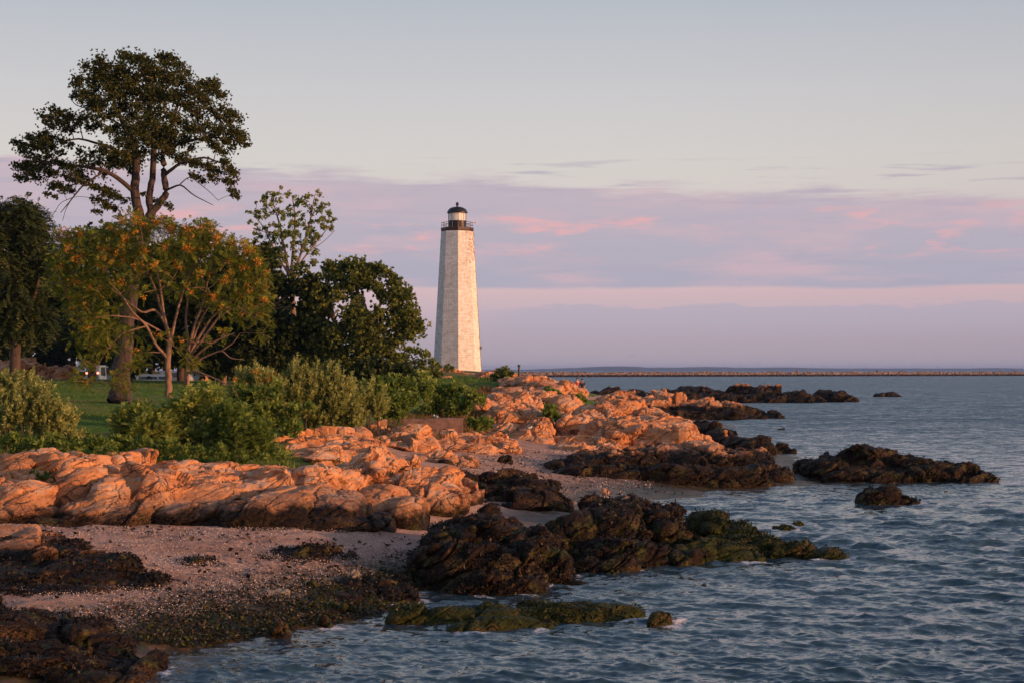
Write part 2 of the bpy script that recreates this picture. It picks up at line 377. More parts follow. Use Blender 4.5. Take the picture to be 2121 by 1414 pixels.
for a in [(300, 46, 1.1), (700, 46, 1.0), (0, 46, 1.2), (0, 52, 2.1), (300, 53, 2.2), (600, 55, 2.0), (750, 62, 1.7), (100, 56, 2.7), (400, 58, 2.7), (650, 66, 2.5), (850, 84, 1.75), (950, 86, 1.75), (950, 95, 2.5), (1050, 96, 1.3), (1100, 92, 1.05), (1030, 92, 1.15), (1060, 104, 2.1), (1110, 99, 1.3),
          (200, 65, 3.0), (200, 88, 3.4), (350, 90, 3.4), (500, 90, 3.3), (100, 110, 4.0), (0, 120, 4.25), (-200, 110, 4.4), (200, 160, 3.25), (400, 160, 3.2), (300, 200, 2.9), (50, 130, 4.35), (-400, 60, 3.2), (-400, 48, 2.0), (-400, 38, 1.0), (-400, 30, .3),
          (1000, 110, 2.9), (1100, 112, 2.0), (1180, 105, 1.2), (1000, 140, 4.0), (1100, 150, 4.2), (1200, 150, 2.2), (950, 200, 4.8), (947, 239, 5.0), (1060, 220, 4.6), (1150, 220, 2.6), (1250, 200, .4), (1000, 275, 3), (950, 312, -1),
          (800, 300, 3.5), (700, 200, 4.3), (600, 150, 3.6), (300, 300, 3.5), (-300, 300, 5), (-900, 300, 5), (1300, 170, .3), (1450, 165, -.4), (1300, 245, -.1), (1500, 250, -.5), (1300, 400, -2), (1100, 340, -1.6), (2000, 400, -2.5),
          (1100, 1000, -3), (2121, 2000, -3), (1060, 4000, -3), (3000, 500, -3), (3000, 60, -1.5), (3000, 30, -1.2), (-600, 2000, 5), (200, 2500, 4), (1400, 20, -1.0), (400, 20, -.6), (-600, 20, -.2)]: cpy(*a)
CPS = np.array(CPS)
def _rbf():
    D = np.linalg.norm(CPS[:, None, :2] - CPS[None, :, :2], axis=2)
    A = np.zeros((len(CPS) + 1,) * 2); A[:-1, :-1] = D - 0.35 * np.eye(len(CPS)) * 0 ; A[:-1, :-1] -= 0.0; A[-1, :-1] = 1; A[:-1, -1] = 1
    A[:-1, :-1] += -0.6 * np.eye(len(CPS))
    return np.linalg.solve(A, np.append(CPS[:, 2], 0))
_w = _rbf()
def gz(x, y):
    x = np.atleast_1d(np.asarray(x, float)); y = np.atleast_1d(np.asarray(y, float)); r = np.full(x.shape, _w[-1])
    for (cx, cy, _), w in zip(CPS, _w[:-1]): r = r + w * np.hypot(x - cx, y - cy)
    r = np.where(np.hypot(x, y) > 1500, np.clip(r, -4, 5), r)
    return np.clip(r, -4, 9)
def gz1(x, y): return float(gz([x], [y])[0])

def ground():
    azs = np.radians(np.linspace(-48, 42, 560))
    r0 = np.concatenate([np.geomspace(16, 130, 430), np.geomspace(131, 420, 110), np.geomspace(450, 9000, 26)])
    A, R = np.meshgrid(azs, r0); X = (R * np.sin(A)).ravel(); Y = (R * np.cos(A)).ravel(); Z = gz(X, Y)
    P = np.stack([X, Y, np.zeros_like(X)], 1); near = np.clip(1.4 - R.ravel() / 300, 0, 1)
    beach = np.clip((2.0 - Z) / 0.6, 0, 1)
    Z = Z + near * (fbm(P * 0.45, 3, 5) * 0.10 + fbm(P * 2.5, 4, 9) * 0.05 * (0.4 + beach))
    V = np.stack([X, Y, Z], 1); nr, nc = A.shape
    i = np.arange(nr - 1)[:, None] * nc; j = np.arange(nc - 1)[None]
    Fq = np.stack([i + j, i + j + 1, i + nc + j + 1, i + nc + j], -1).reshape(-1, 4)
    zc = Z[Fq].mean(1); rc = R.ravel()[Fq].mean(1)
    isb = (zc < 1.62) & (rc < 600)
    def sub(mask):
        f = Fq[mask]; u, inv = np.unique(f, return_inverse=True); return V[u], inv.reshape(-1, 4)
    # beach material
    m, t, b = newmat('shell_sand'); pos = t.new('ShaderNodeNewGeometry').outputs['Position']; _, _, pz = t.sep(pos)
    n1 = t.noise(pos, 0.6, 5, 0.6); n2 = t.noise(pos, 22, 4, 0.7); n3 = t.noise(pos, 3.5, 6, 0.65)
    col = t.ramp(t.m('ADD', t.m('MULTIPLY', n1, 0.55), t.m('MULTIPLY', n2, 0.45)), [(0.36, (0.26, 0.145, 0.100, 1)), (0.5, (0.41, 0.250, 0.185, 1)), (0.64, (0.54, 0.365, 0.285, 1))])
    dry = t.smooth(t.m('ADD', pz, t.m('MULTIPLY', t.m('SUBTRACT', n3, 0.5), 0.5)), 0.22, 0.62)
    weed = t.ramp(t.noise(pos, 5.0, 8, 0.72), [(0.35, (0.022, 0.017, 0.010, 1)), (0.5, (0.060, 0.045, 0.022, 1)), (0.60, (0.065, 0.075, 0.014, 1)), (0.72, (0.20, 0.13, 0.09, 1))])
    weed = t.mix(t.m('MULTIPLY', t.smooth(t.noise(pos, 1.6, 5, 0.6), 0.5, 0.62), 0.7), weed, (0.16, 0.095, 0.068, 1))
    t.put(b.inputs['Base Color'], t.mix(dry, weed, col)); t.put(b.inputs['Roughness'], t.m('ADD', 0.45, t.m('MULTIPLY', dry, 0.45)))
    b.inputs['Specular IOR Level'].default_value = 0.3
    t.put(b.inputs['Normal'], t.bump(t.m('ADD', n2, t.m('MULTIPLY', n3, 1.5)), 0.8, 0.05))
    v, f = sub(isb); tag(mk('beach', v, f, m), kind='structure', label='pink shell and sand beach with dark weed below the tide line')
    # lawn material
    m, t, b = newmat('lawn'); pos = t.new('ShaderNodeNewGeometry').outputs['Position']; px, py, pz = t.sep(pos)
    n1 = t.noise(pos, 0.25, 6, 0.6); n2 = t.noise(t.vm('MULTIPLY', pos, (1, 0.4, 1)), 6, 6, 0.7)
    col = t.ramp(t.m('ADD', t.m('MULTIPLY', n1, 0.5), t.m('MULTIPLY', n2, 0.5)), [(0.36, (0.050, 0.100, 0.014, 1)), (0.5, (0.085, 0.17, 0.024, 1)), (0.64, (0.15, 0.21, 0.036, 1))])
    soil = t.smooth(t.m('ADD', n1, t.m('MULTIPLY', n2, 0.35)), 0.66, 0.80)
    col = t.mix(t.m('MULTIPLY', soil, 0.7), col, (0.22, 0.13, 0.07, 1))
    # the headland and the knoll are drier
    dryh = t.smooth(t.m('ADD', pz, t.m('MULTIPLY', t.m('SUBTRACT', n1, 0.5), 1.6)), 3.9, 4.7)
    col = t.mix(t.m('MULTIPLY', dryh, 0.7), col, (0.17, 0.11, 0.045, 1))
    t.put(b.inputs['Base Color'], col); b.inputs['Roughness'].default_value = 0.95; b.inputs['Specular IOR Level'].default_value = 0.1
    t.put(b.inputs['Normal'], t.bump(n2, 0.8, 0.08))
    v, f = sub(~isb); tag(mk('ground', v, f, m), kind='structure', label='grassy ground of the park and headland')
ground()
BLOBS = []     # waterline ellipses of rocks, for the foam

# ------------------------------------------------------------------ rocks
_u = np.linspace(0, PI, 19)[1:-1]; _a = np.linspace(0, 2 * PI, 36, endpoint=False)
_S = np.concatenate([[[0, 0, 1.0]], np.stack([np.outer(np.sin(_u), np.cos(_a)), np.outer(np.sin(_u), np.sin(_a)), np.outer(np.cos(_u), np.ones(36))], -1).reshape(-1, 3), [[0, 0, -1.0]]])
def _sphf():
    q = []; t3 = []
    for j in range(36): t3.append((0, 1 + j, 1 + (j + 1) % 36))
    for i in range(16):
        for j in range(36): q.append((1 + i * 36 + j, 1 + (i + 1) * 36 + j, 1 + (i + 1) * 36 + (j + 1) % 36, 1 + i * 36 + (j + 1) % 36))
    L = len(_S) - 1; b = 1 + 16 * 36
    for j in range(36): t3.append((b + j, L, b + (j + 1) % 36))
    return np.array(q), np.array(t3)
_SQ, _ST = _sphf()
def superell(c, a, b, h, nexp, rz, tx=0.0, ty=0.0):
    d = _S; r = (np.abs(d[:, 0] / a) ** nexp + np.abs(d[:, 1] / b) ** nexp + np.abs(d[:, 2] / h) ** nexp) ** (-1 / nexp)
    V = d * r[:, None]
    V[:, 2] += V[:, 0] * tx + V[:, 1] * ty
    cs, sn = math.cos(rz), math.sin(rz); V = V @ np.array([[cs, sn, 0], [-sn, cs, 0], [0, 0, 1]])
    return V + np.asarray(c)
def rock(name, label, cat, blobs, tide, seed, mat=None, amp=1.0, sub=5, weed=0, weedmat=None, group=None, weedlabel=None, nexp=3.0, vscale=1.0, foam=True, lift=1.0):
    rg = random.Random(seed); mb = MB(); Ys = [b[3] for b in blobs]; Ym = min(Ys)
    for q in blobs:
        px, pyt, hw, Y, dep = q[:5]; ne = q[5] if len(q) > 5 else nexp
        top = W(px, pyt, Y); a = hw * Y / F; b = dep / 2
        g0 = gz1(top[0], Y); zb = min(g0, top[2] - 0.25) - 0.05
        if len(q) > 6: zb = q[6]
        h = (top[2] - zb) * lift
        rz = rg.uniform(-0.22, 0.22)
        mb.add(superell((top[0], Y, zb), a * 1.06, b * 1.06, h, ne, rz, rg.uniform(-.05, .05), rg.uniform(-.05, .08)), _SQ); mb.add(superell((top[0], Y, zb), a * 1.06, b * 1.06, h, ne, rz), _ST) if False else None
        # poles
        n0 = mb.n - len(_S); mb.F3.append(_ST + n0)
        if zb < 0.1 and foam: BLOBS.append((top[0], Y, a * 1.06, b * 1.06, rz))
        for k in range((sub + 1) // 3):
            th = rg.uniform(0, 2 * PI); rr = rg.uniform(.45, .95); s = rg.uniform(.18, .42)
            xx, yy = a * rr * math.cos(th), b * rr * math.sin(th)
            hz = h * max(0.05, 1 - rr ** 2.6) ** (1 / 2.6)
            sa = max(a * s, .08); sb = max(b * s * 1.1, .08); sh = max(min(h * s * 1.3, (sa + sb) * .5), .05)
            mb.add(superell((top[0] + xx, Y + yy, zb + hz * rg.uniform(.62, .85)), sa, sb, sh, rg.uniform(2.2, 3.4), rg.uniform(-1, 1), rg.uniform(-.25, .25), rg.uniform(-.2, .25)), _SQ)
            mb.F3.append(_ST + (mb.n - len(_S)))
    V = np.concatenate(mb.V); tmp = mk('tmp', V, [np.concatenate(mb.F4), np.concatenate(mb.F3)], None)
    vs = max(0.032, min(0.5, Ym / 1641 * 1.55)) * vscale
    md = tmp.modifiers.new('r', 'REMESH'); md.mode = 'VOXEL'; md.voxel_size = vs; md.adaptivity = 0
    dg = bpy.context.evaluated_depsgraph_get(); ev = tmp.evaluated_get(dg); me = ev.to_mesh()
    nv = len(me.vertices); co = np.zeros(nv * 3, np.float32); no = np.zeros(nv * 3, np.float32)
    me.vertices.foreach_get('co', co); me.vertex_normals.foreach_get('vector', no)
    nl = len(me.loops); li = np.zeros(nl, np.int32); me.loops.foreach_get('vertex_index', li)
    co = co.reshape(-1, 3).astype(float); no = no.reshape(-1, 3).astype(float); Q = li.reshape(-1, 4)
    ev.to_mesh_clear(); tm = tmp.data; bpy.data.objects.remove(tmp); bpy.data.meshes.remove(tm)
    # cull what lies well below ground
    g = gz(co[:, 0], co[:, 1]); keep = co[:, 2] > np.minimum(g, np.maximum(g, -0.6)) - 0.30
    Q = Q[keep[Q].all(1)]; u, inv = np.unique(Q, return_inverse=True); co = co[u]; no = no[u]; Q = inv.reshape(-1, 4)
    # fractured displacement
    rot = math.radians(24 + rg.uniform(-8, 8)); cr, sr = math.cos(rot), math.sin(rot)
    P = co.copy(); P2 = np.stack([P[:, 0] * cr + P[:, 2] * sr, P[:, 1], (-P[:, 0] * sr + P[:, 2] * cr) * 1.9], 1)
    wv = np.stack([fbm(P * 0.7, 3, seed + 50), fbm(P * 0.7, 3, seed + 60), fbm(P * 0.7, 3, seed + 70)], 1)
    far = max(1.0, Ym / 70.0); d = np.zeros(len(P)); dis = np.zeros((len(P), 3))
    P3 = P2 * np.array([0.55, 0.8, 1.25])
    for sc, A, tl, cw, ca in ((2.6 * far ** .5, 0.120, 0.17, 0.030, 0.20), (0.95 * far ** .5, 0.045, 0.19, 0.050, 0.085), (0.34 * far ** .7, 0.010, 0.15, 0.10, 0.014)):
        f1, f2, dv, bid = voronoi((P3 + wv * 0.16 * sc) / sc, seed)
        cellr = h3(bid[:, 0], bid[:, 1], bid[:, 2], seed + 91) - 0.5
        gv = np.stack([h3(bid[:, 0], bid[:, 1], bid[:, 2], seed + q) - 0.5 for q in (101, 102, 103)], 1)
        d += amp * (A * 1.5 * cellr + 2 * tl * sc * (gv * dv).sum(1) - ca * np.exp(-((f2 - f1) / cw) ** 2))
    for hh, A in ((0.62 * far ** .5, 0.060), (0.21 * far ** .6, 0.022)):      # bedding ledges
        tq = P2[:, 2] / 1.9 / hh + P2[:, 1] * 0.15 / hh + 0.5 * fbm(P * 0.45 / far ** .5, 3, seed + 21) / hh ** .5; fq = tq - np.floor(tq)
        d += amp * A * (fq ** 1.6 - 0.4) * np.clip(fbm(P * 0.6, 2, seed + 77) * 2 + .8, 0, 1.3)
    rid = 0; ga = 1.0
    for o_ in range(5):
        rid = rid + ga * (0.5 - np.abs(vnoise(P2 * np.array([.6, .8, 1.0]) * (0.9 / far ** .4) * 2 ** o_ + 7.7 * o_, seed + 7 + o_))); ga *= 0.52
    d += amp * (rid * 0.05 * far ** .3 + fbm(P * 6.0, 3, seed + 8) * 0.02)
    d -= d.mean() + 0.03
    thick = np.clip((co[:, 2] - gz(co[:, 0], co[:, 1]) + 0.15) / 0.5, 0.25, 1)
    co = co + no * (d * thick)[:, None]
    c0 = W(blobs[0][0], blobs[0][1], blobs[0][3]); loc = (float(co[:, 0].mean()), float(co[:, 1].mean()), max(0.0, gz1(co[:, 0].mean(), co[:, 1].mean())))
    o = mk(name, co, Q, mat or ROCK, None, loc, False); o['tide'] = float(tide); tag(o, label, cat, group)
    if weed:
        rn = np.random.default_rng(seed)
        tri = co[Q[:, [0, 1, 2]]]; fn = np.cross(tri[:, 1] - tri[:, 0], tri[:, 2] - tri[:, 0]); ar = np.linalg.norm(fn, axis=1); fn = fn / (ar[:, None] + 1e-9)
        cen = co[Q].mean(1); pat = fbm(cen * 1.1, 3, seed + 33)
        ok = (cen[:, 2] < tide + 0.1 * pat) & (fn[:, 2] > -0.3) & (cen[:, 2] > 0.06); w = ar * ok * np.clip(0.35 + 1.6 * pat, 0.04, 2)
        w *= 1.0
        if w.sum() > 0:
            cnt = int(min(14000, 1.6 * weed * (ar * ok).sum())); idx = rn.choice(len(Q), cnt, p=w / w.sum())
            B = cen[idx] + rn.normal(0, vs * .5, (cnt, 3)); N = fn[idx]
            N = N * np.sign(N[:, 2:3] + 1e-3 + 0.31)
            down = np.array([0, 0, -1.0]) + N * N[:, 2:3]
            D = down * 0.9 + N * rn.uniform(.15, .7, (cnt, 1)) + rn.normal(0, .45, (cnt, 3)); D /= np.linalg.norm(D, axis=1, keepdims=True)
            L = rn.uniform(.05, .13, (cnt, 1)) * min(1.3, (Ym / 40) ** .5); S = np.cross(D, N + rn.normal(0, .5, (cnt, 3))); S /= np.linalg.norm(S, axis=1, keepdims=True) + 1e-9
            Wd = L * rn.uniform(.14, .3, (cnt, 1))
            VV = np.stack([B, B + D * L * .55 + S * Wd, B + D * L + N * (-.15) * L, B + D * L * .5 - S * Wd], 1).reshape(-1, 3)
            wo = mk('seaweed', VV, np.arange(cnt * 4).reshape(-1, 4), weedmat or M_WEED, o, loc, False, rnd=np.repeat(np.clip(rn.beta(1.4, 3.2, cnt) + 0.15 * pat[idx], 0, 1), 4)); wo['kind'] = 'stuff'
    return o

RC = 'rock outcrop'
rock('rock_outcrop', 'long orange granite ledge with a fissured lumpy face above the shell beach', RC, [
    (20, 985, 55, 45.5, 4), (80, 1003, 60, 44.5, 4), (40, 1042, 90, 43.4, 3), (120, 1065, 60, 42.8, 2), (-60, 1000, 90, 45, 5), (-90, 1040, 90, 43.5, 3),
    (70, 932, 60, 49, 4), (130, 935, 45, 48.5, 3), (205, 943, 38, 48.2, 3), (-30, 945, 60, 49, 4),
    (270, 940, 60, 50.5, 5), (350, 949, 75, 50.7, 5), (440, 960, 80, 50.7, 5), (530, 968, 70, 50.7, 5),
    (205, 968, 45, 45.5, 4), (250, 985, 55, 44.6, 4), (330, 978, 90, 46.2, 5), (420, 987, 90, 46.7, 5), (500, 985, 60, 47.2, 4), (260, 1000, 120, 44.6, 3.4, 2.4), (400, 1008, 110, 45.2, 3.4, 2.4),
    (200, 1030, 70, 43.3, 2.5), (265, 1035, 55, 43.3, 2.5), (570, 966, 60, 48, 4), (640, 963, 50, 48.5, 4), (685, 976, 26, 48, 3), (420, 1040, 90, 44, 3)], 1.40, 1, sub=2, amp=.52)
rock('rock_outcrop', 'smooth rounded orange slab with dark algae base at the back of the beach', RC, [
    (520, 1036, 70, 43.6, 3), (600, 1014, 105, 44.6, 4.5), (700, 1022, 75, 44.6, 4), (640, 1058, 150, 43.2, 2), (780, 1060, 40, 44, 2)], 1.50, 2, sub=1, amp=0.30)
rock('rock_outcrop', 'rounded tan rock shoulder right of the smooth orange slab', RC, [
    (790, 1006, 60, 47.2, 4), (845, 1024, 42, 46.4, 3.5), (760, 1015, 40, 47, 3)], 1.15, 3, sub=1, amp=0.35)
rock('rock_outcrop', 'pale lichen grey and orange rock humps between the ledge and the inner cove', RC, [
    (730, 966, 55, 52.5, 4), (790, 953, 55, 54, 4), (840, 947, 28, 55.5, 2.5), (850, 972, 60, 53, 4), (905, 983, 50, 53, 4), (950, 1000, 40, 53, 3), (900, 1010, 60, 50.5, 3)], 0.95, 4, sub=5)
rock('rock_outcrop', 'orange granite hump below the silvery shrubs', RC, [
    (600, 908, 45, 60, 5), (640, 903, 50, 61, 5), (695, 896, 55, 62, 5), (745, 915, 55, 60.5, 5), (785, 930, 30, 59.5, 3.5), (660, 932, 80, 58, 4)], 0.6, 5, sub=3, amp=.8)
rock('rock_outcrop', 'split orange boulder with a dark red slanting face in front of the concrete block', RC, [
    (790, 886, 36, 80, 4), (850, 879, 48, 79, 4, 3.2), (825, 905, 55, 75.5, 5, 3.2), (875, 912, 38, 75, 4)], 0.4, 6, sub=3, amp=.75)
rock('rock_outcrop', 'low orange rocks sloping from the concrete block to the inner sand', RC, [
    (945, 893, 50, 83, 5), (1010, 903, 55, 81, 5), (1040, 916, 34, 79.5, 5), (930, 914, 50, 78, 4), (985, 918, 50, 77.5, 3)], 0.4, 7, sub=3, amp=.75)
rock('rock_outcrop', 'flat dark red slab lying low at the edge of the inner sand', RC, [(890, 940, 50, 71, 3), (935, 944, 50, 70.5, 3), (860, 945, 30, 70, 2)], 0.9, 8, sub=3)
rock('rock_outcrop', 'steep orange headland face below the grass slope, left of the green cleft', RC, [
    (1060, 815, 60, 106, 8), (1095, 842, 45, 99, 6), (1112, 872, 30, 94, 5), (1050, 845, 50, 99, 6), (1035, 880, 45, 93.5, 4), (1095, 890, 45, 91, 4), (1115, 905, 30, 90, 3), (1015, 830, 30, 103, 5)], 0.4, 9, sub=5, amp=.8)
rock('rock_outcrop', 'orange crest of the headland falling to the water at the right of the lighthouse', RC, [
    (1108, 783, 46, 136, 14), (1144, 797, 38, 131, 12), (1172, 826, 22, 127, 10), (1200, 842, 12, 124, 6), (1120, 806, 50, 119, 8), (1170, 818, 38, 117, 8), (1080, 784, 40, 140, 12), (1060, 802, 40, 120, 8)], 0.3, 10, sub=5, amp=.65)
rock('rock_outcrop', 'flat pinkish rock apron around the foot of the lighthouse', RC, [
    (900, 768, 48, 205, 12), (955, 772, 55, 210, 10), (1030, 772, 50, 195, 15), (865, 785, 40, 170, 10), (910, 783, 60, 180, 12)], -1, 11, sub=3, amp=.8)
rock('rock_outcrop', 'big craggy orange rock block standing over the sand right of the green cleft', RC, [
    (1235, 842, 50, 98, 6, 3.2), (1300, 833, 55, 100, 6), (1195, 856, 42, 96, 5, 3.2), (1350, 848, 55, 98, 6), (1405, 868, 38, 96, 5), (1300, 866, 110, 94, 5, 3.0),
    (1330, 886, 48, 91.5, 3), (1400, 889, 45, 91.5, 4), (1445, 903, 34, 91.5, 4), (1270, 896, 60, 91.5, 3), (1205, 900, 50, 92, 3)], 0.45, 12, sub=5, amp=.85)
rock('rock_outcrop', 'small pale craggy rock on the sand in front of the big orange block', RC, [(1180, 915, 34, 84, 3), (1240, 920, 38, 84, 3), (1210, 925, 50, 83, 2.5)], 0.7, 13, sub=6, amp=1.2)
rock('rock_outcrop', 'long dark weed covered ridge with pale top edges beside the cove beach', RC, [
    (1190, 946, 62, 73.5, 4), (1260, 935, 60, 75, 5), (1350, 927, 70, 76.5, 6), (1440, 925, 80, 76.5, 6), (1540, 933, 65, 76, 5), (1605, 957, 36, 74.5, 4), (1250, 966, 110, 71, 3), (1460, 966, 140, 71, 3)], 1.32, 14, sub=6, weed=22)
rock('rock_outcrop', 'long dark rock island ending in a green algae tip at right', RC, [
    (1715, 947, 55, 76, 5), (1790, 936, 55, 77, 5), (1860, 944, 60, 77, 5), (1930, 955, 60, 76, 4), (1990, 965, 48, 75, 3.5), (2040, 980, 28, 74.5, 2), (1830, 966, 140, 74.5, 3)], 3, 15, sub=6, weed=22)
rock('rock_outcrop', 'small dark twin humped rock alone in the water in front of the long island', RC, [
    (1808, 1012, 26, 62, 1.6), (1838, 1007, 28, 62, 1.5), (1880, 1028, 28, 61.7, 1.2), (1790, 1024, 16, 62, 1)], 3, 16, sub=5, weed=40, amp=.7)
rock('rock_outcrop', 'large dark brown weedy foreground rock with a knob on top at the water edge', RC, [
    (930, 1086, 58, 40.3, 3.5), (1010, 1036, 24, 42, 1.5), (1000, 1072, 62, 41, 3.5), (1085, 1086, 65, 41, 3.5), (1130, 1122, 48, 40, 3), (905, 1132, 42, 39.2, 2.5), (1000, 1130, 125, 38.4, 2.4), (1020, 1180, 110, 37.2, 1.4)], 3, 17, sub=7, weed=110, amp=.9)
rock('rock_outcrop', 'dark weedy rock with a yellow green mossy cap right of the large foreground rock', RC, [
    (1195, 1066, 55, 44.5, 3), (1270, 1061, 70, 45, 3.5), (1365, 1056, 50, 46, 3), (1395, 1046, 30, 46.5, 2.2), (1300, 1110, 125, 42.8, 2.2), (1250, 1150, 90, 41.3, 1.4)], 3, 18, sub=7, weed=90, amp=.9, mat=rock_material('mossy_rock', 0.42))
rock('rock_outcrop', 'flat mossy brown rock behind the mossy capped foreground rock', RC, [(1250, 1031, 40, 52, 3), (1300, 1025, 40, 53, 3), (1275, 1042, 60, 51, 2)], 3, 19, sub=4, weed=30, amp=.8)
rock('rock_outcrop', 'low rock spit covered in green algae running out into the waves', RC, [
    (1470, 1066, 38, 48, 2.5), (1530, 1083, 48, 47.5, 2.5), (1450, 1116, 50, 44, 2.5), (1520, 1126, 60, 43.7, 2), (1600, 1112, 45, 44.7, 1.8), (1660, 1117, 48, 44.5, 1.7), (1720, 1131, 38, 44, 1.3), (1380, 1135, 60, 43, 2)], 3, 20, sub=6, weed=110, weedmat=M_ALGAE, mat=ROCKG, amp=.8)
rock('rock_outcrop', 'flat green algae reef awash in the foreground water', RC, [
    (850, 1257, 45, 33, 1.1), (940, 1250, 60, 33, 1.1), (1020, 1243, 50, 33.3, 1), (1110, 1241, 60, 33.6, 1), (1200, 1244, 60, 33.6, .9), (1290, 1248, 65, 33.6, .8), (1370, 1266, 34, 32.6, .5), (1060, 1277, 115, 32.3, .9), (960, 1286, 45, 31.7, .7), (1080, 1256, 270, 32.9, .9), (1180, 1250, 130, 33.3, .8)], 3, 21, sub=4, weed=150, weedmat=M_ALGAE, mat=ROCKG, amp=.35, nexp=3.4)
rock('rock_outcrop', 'dark shaded weedy rock behind the large foreground rock', RC, [
    (990, 1001, 50, 57, 4), (1050, 986, 58, 59, 4), (1110, 996, 48, 58, 4), (1150, 1026, 38, 56, 3), (1050, 1021, 110, 55, 3), (940, 1020, 40, 54, 3)], 1.6, 22, sub=6, weed=40)
rock('rock_outcrop', 'dark weedy mound in the middle of the shell beach', RC, [(600, 1141, 46, 38.7, 1.6), (650, 1130, 48, 39.2, 1.6), (560, 1152, 36, 38.3, 1.2), (705, 1147, 28, 39.2, .9)], 3, 23, sub=6, weed=160, amp=.6)
rock('rock_outcrop', 'smaller dark weedy mound left of the beach mound', RC, [(410, 1156, 42, 37.4, 1.2), (375, 1172, 30, 37, .9), (455, 1170, 24, 37.2, .8)], 3, 24, sub=5, weed=160, amp=.5)
rock('rock_outcrop', 'brown topped rock with thick black seaweed skirt at the left edge of the beach', RC, [
    (30, 1112, 90, 37.2, 3.5), (110, 1128, 55, 36.6, 3), (60, 1160, 130, 35, 3), (200, 1162, 75, 35, 3), (290, 1192, 55, 34.6, 2), (-60, 1110, 90, 37, 4), (120, 1200, 120, 33.7, 2)], 1.20, 25, sub=4, weed=130, amp=.5)
rock('rock_outcrop', 'dark seaweed covered rock in the bottom left corner by the water', RC, [
    (60, 1266, 80, 29.5, 2.5), (150, 1291, 65, 29, 2.2), (220, 1331, 55, 28, 2), (280, 1366, 46, 27.3, 1.3), (80, 1330, 150, 27.5, 2.5), (-40, 1275, 80, 29, 3), (200, 1390, 100, 26.4, 1.2)], 3, 26, sub=6, weed=170, amp=.7)
rock('rock_outcrop', 'low weedy rock flat left of the large foreground rock', RC, [(760, 1203, 60, 36.2, 2), (700, 1224, 55, 35.2, 1.8), (815, 1214, 50, 36, 1.8), (850, 1185, 40, 38, 1.5)], 3, 27, sub=6, weed=130, amp=.6)
rock('rock_outcrop', 'tan topped rock point with a dark weed skirt behind the orange block', RC, [
    (1290, 818, 55, 178, 14), (1370, 825, 60, 176, 12), (1440, 833, 55, 174, 12), (1500, 841, 48, 173, 10), (1560, 851, 38, 172, 8), (1605, 857, 20, 171, 5), (1420, 846, 120, 169, 8)], 1.35, 28, sub=5, amp=1.7)
rock('rock_outcrop', 'far dark rock shelf with a level weed line across the bay', RC, [
    (1260, 813, 60, 262, 14), (1350, 813, 90, 262, 14), (1440, 803, 45, 265, 14), (1560, 803, 55, 265, 14), (1640, 807, 30, 265, 10), (1480, 818, 140, 255, 8), (1600, 818, 95, 256, 8)], 2.5, 29, sub=5, amp=1.5)
rock('rock_outcrop', 'far pair of dark rocks off the end of the rock shelf', RC, [(1713, 808, 24, 262, 8), (1750, 817, 20, 262, 6)], 3, 30, sub=5, amp=1.7)
rock('rock_outcrop', 'farthest low dark rock alone off the shelf', RC, [(1850, 816, 22, 310, 6), (1826, 820, 14, 310, 4)], 3, 31, sub=5, amp=1.5)
rock('rock_outcrop', 'dark weedy rocks stepping into the water right of the orange block', RC, [(1455, 876, 30, 121, 6), (1490, 883, 22, 118, 5), (1495, 896, 30, 109, 5), (1530, 905, 38, 103, 6), (1570, 922, 30, 96, 4)], 2.2, 32, sub=6)
rock('rock_outcrop', 'small dark rock in the water near the end of the long ridge', RC, [(1620, 915, 16, 99.5, 1.5), (1604, 926, 14, 99, 1), (1636, 927, 13, 99, 1)], 3, 33, sub=5, amp=.7)
rock('rock_outcrop', 'tiny dark rock breaking the water between the points', RC, [(1618, 884, 11, 138, 1)], 3, 34, sub=4, amp=.6)
rock('rock_outcrop', 'little green rock awash between the spit and the twin humped rock', RC, [(1625, 1081, 22, 52, .8), (1655, 1080, 18, 53, .7)], 3, 35, sub=5, mat=ROCKG, weed=120, weedmat=M_ALGAE, amp=.4)
rock('rock_outcrop', 'orange rock knoll on the rising lawn at the far left', RC, [(20, 750, 40, 132, 6), (60, 747, 34, 132, 6), (100, 756, 24, 130, 4), (130, 763, 18, 128, 3), (-30, 758, 40, 133, 6)], -1, 36, sub=4)
rock('rock_outcrop', 'grey brown rock lump on the lawn behind the twin trunked tree', RC, [(415, 786, 18, 150, 3), (440, 793, 14, 149, 2)], -1, 37, sub=4)

STONE = rock_material('grey_stone', .5)
for nd_ in STONE.node_tree.nodes:
    if nd_.bl_idname == 'ShaderNodeValToRGB' and len(nd_.color_ramp.elements) == 4 and nd_.color_ramp.elements[3].color[0] > .5:
        for e_, c_ in zip(nd_.color_ramp.elements, [(.08, .066, .05), (.17, .14, .11), (.27, .22, .175), (.40, .34, .28)]): e_.color = (*c_, 1)
BO = 'boulder'
def bould(px, pyt, pyb, hw, z, label, tide, seed, mat=None, weed=0, name='boulder', group=None, nexp=2.8, amp=.45, sub=3):
    g = G(px, pyb, z); Y = g[1] + hw * g[1] / F * .8
    return rock(name, label, BO, [(px, pyt, hw, Y, 2 * hw * Y / F * .9, nexp)], tide, seed, mat=mat, sub=sub, amp=amp, weed=weed, group=group, vscale=.8)
bould(1046, 942, 958, 16, .9, 'round dark boulder alone on the inner sand', 3, 41)
bould(894, 958, 972, 12, .95, 'left of three dark boulders in a row on the inner sand', 3, 42)
bould(926, 951, 967, 15, .95, 'middle of three dark boulders in a row on the inner sand', 3, 43)
bould(955, 949, 961, 11, .95, 'right of three dark boulders in a row on the inner sand', 3, 44)
bould(577, 1283, 1322, 24, .0, 'barnacle brown boulder standing in the shallow water at the beach edge', 3, 45, weed=60, amp=.5)
